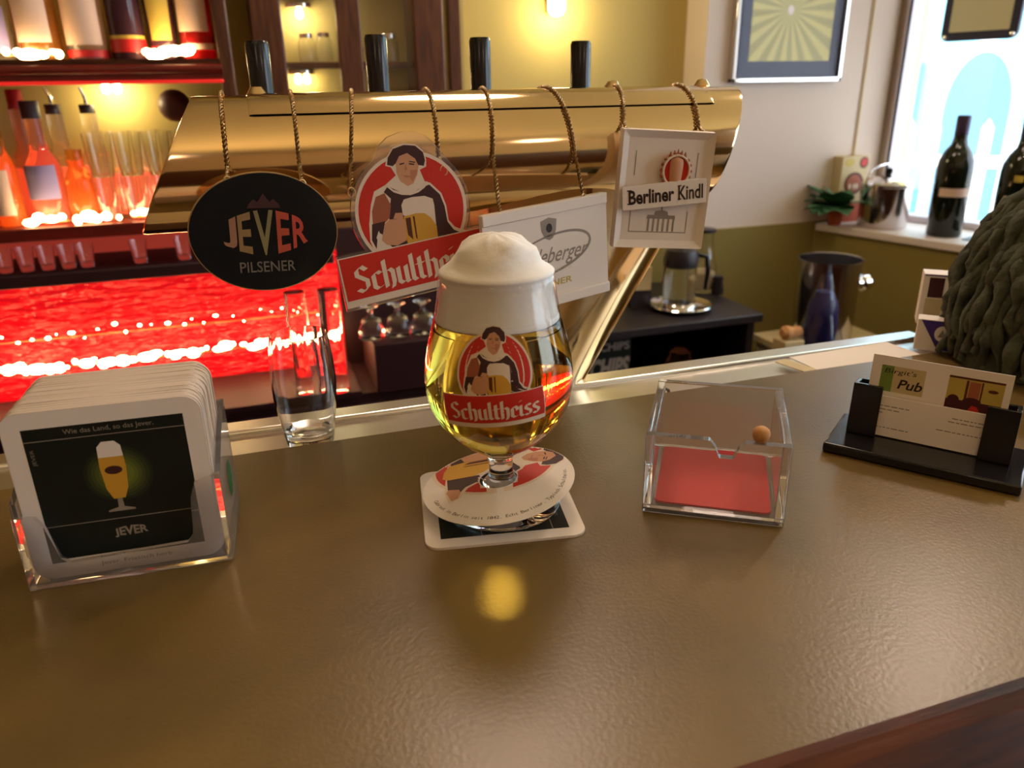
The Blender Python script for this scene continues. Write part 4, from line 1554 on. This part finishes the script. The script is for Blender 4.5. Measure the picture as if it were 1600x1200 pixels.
# ================================================================== picture
pt = thing('framed_picture', 'silver framed picture of a pale yellow fan in dark blue mat', 'picture', (1.48, 1.998, .24))
PW, PH = .366, .50
b = MB()
for lo, hi in (((-PW / 2, -.022, 0), (-PW / 2 + .012, 0, PH)), ((PW / 2 - .012, -.022, 0), (PW / 2, 0, PH)), ((-PW / 2, -.022, 0), (PW / 2, 0, .012)), ((-PW / 2, -.022, PH - .012), (PW / 2, 0, PH))):
    b.box(lo, hi, 'chrome')
b.build('frame', pt, bevel=.002)
M['matblue'] = mat('dark_blue_mat', srgb(44, 44, 76), .5)
M['fan1'] = mat('fan_pale', srgb(212, 202, 122), .5)
M['fan2'] = mat('fan_shade', srgb(176, 168, 104), .5)
MB().box((-PW / 2 + .010, -.010, .010), (PW / 2 - .010, -.004, PH - .010), 'matblue').build('mat_board', pt)
b = MB()
cx_, cz_ = -.005, .185
xa, xb, za, zb = -.128, .140, .055, PH - .06
NR = 40
def edge(a):
    dx, dz = cos(a), sin(a)
    ts = []
    if abs(dx) > 1e-6:
        ts.append(((xb if dx > 0 else xa) - cx_) / dx)
    if abs(dz) > 1e-6:
        ts.append(((zb if dz > 0 else za) - cz_) / dz)
    t_ = min(ts)
    return (cx_ + dx * t_, cz_ + dz * t_)
for i in range(NR):
    a, c = 2 * pi * i / NR, 2 * pi * (i + 1) / NR
    p, q = edge(a), edge(c)
    poly_ = [(cx_, cz_), p]
    if abs(p[0] - q[0]) > 1e-5 and abs(p[1] - q[1]) > 1e-5:
        poly_.append((xb if cos((a + c) / 2) > 0 else xa, zb if sin((a + c) / 2) > 0 else za))
    b.flat(poly_ + [q], lambda x, y: (x, -.0106, y), 'fan1' if i % 2 else 'fan2')
b.flat(ell(cx_, cz_, .010, .012, 16), lambda x, y: (x, -.0110, y), 'paper')
b.build('fan_print', pt, smooth=0)
gm2 = gm.copy()
gm2.node_tree.nodes['Mix Shader'].inputs['Fac'].default_value = 0.010
M['picglass'] = gm2
MB().box((-PW / 2 + .012, -.0150, .012), (PW / 2 - .012, -.0135, PH - .012), 'picglass').build('glazing', pt)

# ================================================================== window sill things
SZ = SILL + .0005
pl = thing('potted_plant', 'small leafy green plant in red pot on the window sill corner', 'potted plant', (1.668, 1.930, SZ))
MB().lathe([(0, 0), (.018, 0), (.0225, .045), (.0245, .045), (.0245, .055), (.021, .055), (.020, .045), (0, .045)], 'terracotta', 20).build('pot', pl)
random.seed(9)
for i in range(26):
    el = random.uniform(-.1, 1.15)
    a = random.uniform(pi * .72, 1.55 * pi) if el < .75 else random.uniform(.7 * pi, 2.1 * pi)
    L = random.uniform(.07, .115) if el < .75 else random.uniform(.06, .085)
    wl = random.uniform(.030, .045)
    R = Matrix.Translation((0, 0, .058)) @ Matrix.Rotation(a, 4, 'Z') @ Matrix.Rotation(-el, 4, 'Y')
    P = []
    for k in range(7):
        t_ = k / 6
        wv = wl * sin(pi * min(1, .12 + .88 * t_) ** .8) if k < 6 else .001
        P.append((L * t_, wv, .010 * t_ - .02 * t_ * t_ + .004))
        P.append((L * t_, 0, .010 * t_ - .02 * t_ * t_))
        P.append((L * t_, -wv, .010 * t_ - .02 * t_ * t_ + .004))
    fs = []
    for k in range(6):
        for c in (0, 1):
            fs.append((k * 3 + c, k * 3 + c + 1, k * 3 + 4 + c, k * 3 + 3 + c))
    MB().add(P, fs, 'leaf', R).build('leaf', pl, smooth=60)
tb = thing('gift_box', 'upright patterned cream and brown box behind the sill plant', 'box', (1.742, 1.978, SZ), radians(-2))
MB().box((-.047, -.02, 0), (.047, .02, .195), 'logobg').build('carton', tb, bevel=.001)
b = MB()
f2_ = fl(.0204)
b.flat(ell(.002, .115, .034, .034, 24), f2_, 'brownp')
b.flat(ell(.002, .115, .026, .026, 24), fl(.0207), 'sleeve')
for dx in (-.011, .004, .014):
    b.flat(ell(dx, .107, .0045, .009, 12), fl(.0210), 'creamp')
b.flat(ell(.030, .176, .016, .017, 16), f2_, 'brownp')
b.flat(ell(.031, .177, .011, .012, 16), fl(.0207), 'red')
b.flat(ell(-.022, .178, .018, .012, 16), f2_, 'gold')
b.flat([(-.047, .0), (.047, .0), (.047, .055), (-.047, .055)], f2_, 'terracotta')
b.build('print', tb, smooth=0)


def bucket(name, label, loc, r, h, lid):
    t = thing(name, label, 'ice bucket', loc)
    MB().lathe([(0, 0), (r * .93, 0), (r * .96, .004), (r, h), (r * 1.05, h + .003), (r * 1.05, h + .007), (r * .97, h + .006), (r * .93, .01), (0, .008)], 'bucketmetal', 36).build('body', t, smooth=40)
    if lid:
        MB().lathe([(r * 1.02, h + .008), (r * .9, h + .018), (r * .3, h + .030), (0, h + .031)], 'chrome', 32).build('lid', t)
        MB().lathe([(0, h + .030), (.006, h + .030), (.011, h + .040), (.009, h + .050), (0, h + .053)], 'black', 16).build('lid_knob', t)
        pts = [(r * 1.08 * cos(pi * i / 20), -.0, h - .004 + r * .95 * sin(pi * i / 20) ** .5) for i in range(21)]
        MB().tube(pts, .0020, 'chrome', 8).build('bail_handle', t)
    return t


bucket('ice_bucket', 'chrome lidded ice bucket with bail handle on the window sill', (1.770, 1.850, SZ), .071, .118, True)


def wine(label, loc, lab, extra):
    t = thing('wine_bottle', label, 'bottle', loc, radians(35), 'wine bottles on the window sill')
    t.scale = (1.2, 1.2, 1.02)
    p = [(0, 0), (.034, 0), (.0375, .004), (.038, .18), (.036, .20), (.028, .222), (.017, .240), (.0145, .255), (.0140, .31), (0, .31)]
    MB().lathe(p, 'winebottle', 28).build('glass_body', t, smooth=50)
    MB().lathe([(.0145, .262), (.0147, .308), (.0120, .312), (0, .312)], 'foilcap', 20).build('foil_cap', t)
    MB().lathe([(.0385, lab[0]), (.0385, lab[1])], 'lab_white', 14, a0=radians(150), a1=radians(250)).build('label', t, smooth=50)
    if extra:
        MB().lathe([(.0386, .160), (.0386, .176)], 'gold', 8, a0=radians(170), a1=radians(195)).build('seal', t, smooth=50)
    return t


wine('wine bottle with narrow pale label, full height against the window', (1.820, 1.670, SZ), (.108, .130), False)
wine('wine bottle with taller pale label at the right frame edge', (1.862, 1.508, SZ), (.085, .125), True)
pp = thing('sill_note', 'flat dark card lying beside the wine bottle on the sill', 'card', (1.845, 1.590, SZ), radians(20))
MB().box((-.03, -.02, 0), (.03, .02, .002), 'photodark').build('sheet', pp)

# sign hanging in the window
X = Matrix.Translation((2.00, 1.60, .4075)) @ rot(-70, 0, 0)
X = WX @ Matrix.Translation((.247, -.02, .487)) @ Matrix.Rotation(radians(0), 4, 'Z')
M['signplate'] = mat('pale_sign_plate', srgb(226, 222, 186), .5)
ws_ = thing('window_sign', 'small dark blue framed sign hanging in the window', 'hanging sign', X=X)
MB().prism(rrect(.20, .30, .02, 4), -.006, .006, 'matblue').build('frame', ws_, smooth=30)
b = MB()
b.prism(rrect(.158, .255, .004, 3), -.0075, -.006, 'signplate')
b.build('plate', ws_, smooth=30)
for x, z in ((-.088, -.138), (.088, -.138)):
    MB().lathe([(0, 0), (.007, 0), (.005, .004), (0, .005)], 'chrome', 12, Matrix.Translation((x, -.006, z)) @ Matrix.Rotation(radians(90), 4, 'X')).build('stud', ws_)
for x in (-.07, .07):
    MB().tube([(x, 0, .15), (x, 0, .60)], .0015, 'greyp', 6).build('cord', ws_)

# ================================================================== black coffee table and things on it
tb = thing('side_table', 'black side table against the green wall holding the coffee pot', 'side table', (.95, 1.78, FZ))
TZ0 = -.306 - FZ
MB().box((-.35, -.195, TZ0 - .022), (.24, .205, TZ0), 'blackcab').build('table_top', tb, bevel=.003)
MB().box((.205, -.18, 0), (.225, .20, TZ0 - .022), 'blackcab').build('side_panel', tb)
MB().box((-.335, -.18, 0), (-.315, .20, TZ0 - .022), 'blackcab').build('side_panel', tb)
MB().box((-.315, .18, 0), (.205, .20, TZ0 - .022), 'blackcab').build('back_panel', tb)
MB().box((-.315, -.17, TZ0 - .24), (.205, .18, TZ0 - .225), 'blackcab').build('shelf', tb)
tz = -.306 + .0005
tr_ = thing('silver_tray', 'round silver tray under the coffee pot on black table', 'tray', (1.018, 1.705, tz))
MB().lathe([(0, 0), (.060, 0), (.075, .004), (.082, .012), (.080, .014), (.070, .008), (.058, .004), (0, .004)], 'chrome', 40).build('plate', tr_, smooth=50)
cp = thing('coffee_press', 'glass coffee press with dark handle on the silver tray', 'coffee pot', (1.012, 1.705, tz + .0045))
MB().lathe([(0, 0), (.040, 0), (.042, .004), (.042, .125), (.0405, .125), (.0405, .005), (0, .005)], 'glass', 28).build('beaker', cp, smooth=40)
MB().lathe([(.0432, 0), (.0436, .012), (.0432, .016)], 'chrome', 28).build('foot_ring', cp)
MB().lathe([(.0432, .108), (.0445, .128), (.038, .150), (.012, .160), (0, .161)], 'blackcab', 28).build('lid', cp)
MB().lathe([(0, .161), (.009, .163), (.011, .172), (.006, .180), (0, .181)], 'chrome', 14).build('plunger_knob', cp)
MB().tube([(.043, -.01, .135), (.066, -.016, .130), (.070, -.018, .09), (.067, -.016, .045)], [.006, .0065, .0065, .005], 'black', 10).build('handle', cp)
MB().tube([(-.045, -.01, .13), (-.058, -.012, .07)], .0025, 'chrome', 8).build('frame_rod', cp)
jr = thing('glass_jar', 'clear storage jar with pale contents behind the coffee press', 'glass jar', (1.165, 1.845, tz))
MB().lathe([(0, 0), (.034, 0), (.038, .01), (.038, .07), (.030, .10), (.024, .135), (.024, .165), (.0225, .165), (.0225, .135), (.0285, .10), (.0365, .07), (.0365, .011), (0, .004)], 'glass', 24).build('jar_body', jr)
MB().lathe([(0, .006), (.035, .012), (.035, .055), (.02, .062), (0, .064)], 'logobg', 20).build('contents', jr)
MB().lathe([(0, .166), (.030, .166), (.030, .174), (0, .176)], 'blackcab', 20).build('lid', jr)
dk = thing('dark_shaker', 'small dark shaker on the black table near the wall', 'shaker', (1.19, 1.80, tz))
MB().lathe([(0, 0), (.016, 0), (.017, .01), (.012, .036), (.014, .040), (.012, .050), (0, .053)], 'blackcab', 16).build('shaker_body', dk)
pk = thing('milk_carton', 'pale and dark carton standing left of the coffee press', 'carton', (.925, 1.76, tz), radians(-10))
MB().box((-.025, -.025, 0), (.025, .025, .11), 'logobg').build('carton', pk, bevel=.001)
MB().box((-.0255, -.0255, 0), (.0255, .0255, .05), 'blackcab').build('lower_band', pk)
cbg = thing('chips_box', 'dark box lettered CHIPS under the black table', 'snack box', (.765, 1.655, -.5300), 0.0)
MB().box((-.075, -.03, 0), (.075, .04, .19), 'darkprint').build('carton', cbg, bevel=.002)
b = MB()
put_text(b, 'CHIPS', fl(.0306), 'greyp', .018, .118, .105, .050, bold=.05, slant=.15)
put_text(b, 'CHIPS', fl(.0306), 'greyp', .030, .172, .08, .022, bold=.03)
b.build('lettering', cbg, smooth=0)
jr2 = thing('sugar_jar', 'dim glass jar on the lower shelf inside black table', 'glass jar', (1.00, 1.66, TZ0 + FZ - .2245))
MB().lathe([(0, 0), (.035, 0), (.037, .01), (.037, .09), (.028, .11), (.028, .125), (0, .127)], 'glass', 20).build('jar_body', jr2)
MB().lathe([(0, .002), (.033, .004), (.033, .05), (0, .055)], 'sleeve', 18).build('contents', jr2)
jr3 = thing('napkin_stack', 'pale folded napkins on the lower shelf inside black table', 'napkins', (1.065, 1.63, TZ0 + FZ - .2245))
MB().prism(rrect(.07, .03, .006, 3, 0, .016), -.03, .03, 'logobg').build('napkins', jr3)

# ledge along the window wall with bucket, wrapped bottle and corks
lg = thing('side_ledge', 'low pale wooden ledge below the window holding the ice bucket', 'ledge', (1.44, 1.60, FZ))
MB().box((-.15, -.13, .61), (.16, .16, .63), 'logobg').build('ledge_top', lg, bevel=.002)
MB().box((-.14, -.12, 0), (-.12, .15, .61), 'logobg').build('leg_panel', lg)
MB().box((.13, -.12, 0), (.15, .15, .61), 'logobg').build('leg_panel', lg)
lz = FZ + .6305
t = bucket('wine_cooler', 'tall chrome wine cooler with side knob below the window sill', (1.400, 1.615, lz), .078, .225, False)
for s in (1,):
    MB().lathe([(0, 0), (.016, 0), (.016, .012), (.022, .018), (.022, .034), (.012, .044), (0, .046)], 'chrome', 18,
               Matrix.Translation((.066, -.028, .165)) @ Matrix.Rotation(radians(90), 4, 'Y') @ Matrix.Rotation(0, 4, 'X')).build('side_knob', t)
t = thing('wrapped_bottle', 'blue bottle in a clear cone wrap before the chrome cooler', 'wrapped bottle', (1.275, 1.475, lz + .0))
MB().lathe([(0, .0), (.022, .0), (.028, .03), (.037, .075), (.040, .115), (.034, .16), (.020, .19), (0, .195)], 'bluebottle', 24).build('bottle', t)
cone = MB().lathe([(.0725, .001), (.066, .03), (.012, .232), (.0112, .232), (.0652, .03), (.0717, .001)], 'cellophane', 32)
cone.build('clear_wrap', t)
t = thing('wooden_block', 'small tan wooden block under the pale cork', 'block', (1.187, 1.475, FZ))
MB().box((-.028, -.025, 0), (.026, .025, .7110), 'logobg').build('block', t, bevel=.002)
t = thing('champagne_cork', 'fat pale cork lying in front of the wrapped bottle', 'cork', (1.184, 1.47, -.3210))
MB().lathe([(0, -.028), (.012, -.027), (.0135, -.02), (.0125, -.004), (.0165, .004), (.017, .016), (.010, .024), (0, .025)], 'cork', 18, Matrix.Rotation(radians(90), 4, 'Y') @ Matrix.Rotation(radians(180), 4, 'X')).build('cork', t)

# ================================================================== outside the window
gd = struct('pavement_outside', MB().box((2.2, -8, FZ - .30), (22, 22, FZ - .25), 'white'))
EX = Matrix.Translation((6.6, 6.0, FZ - .25)) @ Matrix.Rotation(radians(-47), 4, 'Z')
M['hwall'] = mat('house_render_pale_blue', srgb(150, 203, 216), .8)
M['hdoor'] = mat('house_door_blue', srgb(104, 152, 180), .7)
M['hplinth'] = mat('house_plinth_teal', srgb(92, 158, 172), .7)
M['hroof'] = mat('house_fascia_white', srgb(246, 246, 246), .7)
M['hpane'] = mat('house_window_pane', srgb(150, 200, 215), .2)
hs = thing('house', 'pale blue house front with arched doorway seen through the window', 'house', X=EX)
MB().box((-4.5, 0, 0), (4.5, 3, 5.2), 'hwall').build('wall', hs)
ar = [(-.55, 0), (.55, 0), (.55, 1.35)] + [(.55 * cos(radians(a)), 1.35 + .55 * sin(radians(a))) for a in range(10, 180, 10)] + [(-.55, 1.35)]
ar = [(x * .50 + .04, z * .93) for x, z in ar]
MB().prism([((x - .04) * 1.3 + .04, z * 1.06) for x, z in ar], -.08, .02, 'hroof').build('arch_surround', hs, smooth=30)
MB().prism(ar, -.10, .02, 'hdoor').build('arched_door', hs, smooth=30)
MB().box((-3.4, -.05, 0), (-.46, .02, 1.68), 'hplinth').build('side_panel', hs)
MB().box((-4.5, -.06, 0), (4.5, .02, .50), 'hplinth').build('plinth', hs)
for x in (-1.35, 2.4):
    w_ = MB().box((x - .5, -.06, 1.0), (x + .5, .02, 2.3), 'hroof').build('window', hs)
    MB().box((x - .42, -.08, 1.08), (x + .42, -.05, 2.22), 'hpane').build('pane', w_)
MB().box((-4.7, -.4, 2.75), (4.7, .1, 3.0), 'hroof').build('balcony_edge', hs)
FXm = Matrix.Translation((5.0, 4.15, FZ - .25)) @ Matrix.Rotation(radians(-45), 4, 'Z')
fc = thing('picket_fence', 'white picket fence outside the window', 'fence', X=FXm)
pk_me = None
for i in range(18):
    x = -1.45 + i * .16
    if pk_me is None:
        p = MB().prism([(-.035, 0), (.035, 0), (.035, 1.22), (0, 1.28), (-.035, 1.22)], -.012, .012, 'hroof').build('picket', fc, smooth=0)
        p.location = (x, 0, 0)
        pk_me = p.data
    else:
        p = bpy.data.objects.new('picket', pk_me)
        COL.objects.link(p)
        p.parent = fc
        p.location = (x, 0, 0)
for z in (.35, .95):
    MB().box((-1.55, .012, z), (1.55, .05, z + .08), 'hroof').build('rail', fc)
random.seed(31)
M['bush'] = mat('pale_foliage', srgb(64, 150, 128), .7)
for (x, y, r_, lab_) in ((3.72, 4.45, .30, 'pale green bush left of the fence outside the window'), (7.4, 3.6, .6, 'pale green bush right of the house door outside')):
    t = thing('bush', lab_, 'bush', (x, y, FZ - .25))
    b = MB()
    for i in range(420):
        a, c = random.uniform(0, 2 * pi), random.uniform(-1, 1)
        rr = r_ * random.uniform(.75, 1.05)
        p = Vector((rr * sqrt(1 - c * c) * cos(a), rr * sqrt(1 - c * c) * sin(a), .95 + rr * c))
        R = Matrix.Translation(p) @ Matrix.Rotation(a, 4, 'Z') @ Matrix.Rotation(random.uniform(-1, 1), 4, 'Y') @ Matrix.Rotation(random.uniform(-1, 1), 4, 'X')
        b.add([(-.07, 0, 0), (0, -.035, .01), (.07, 0, 0), (0, .035, .01)], [(0, 1, 2, 3)], 'bush', R)
    o = b.build('foliage', t, smooth=0)
    o['kind'] = 'stuff'
    MB().tube([(0, 0, 0), (0, 0, 1.0)], .05, 'wood', 8).build('trunk', t)
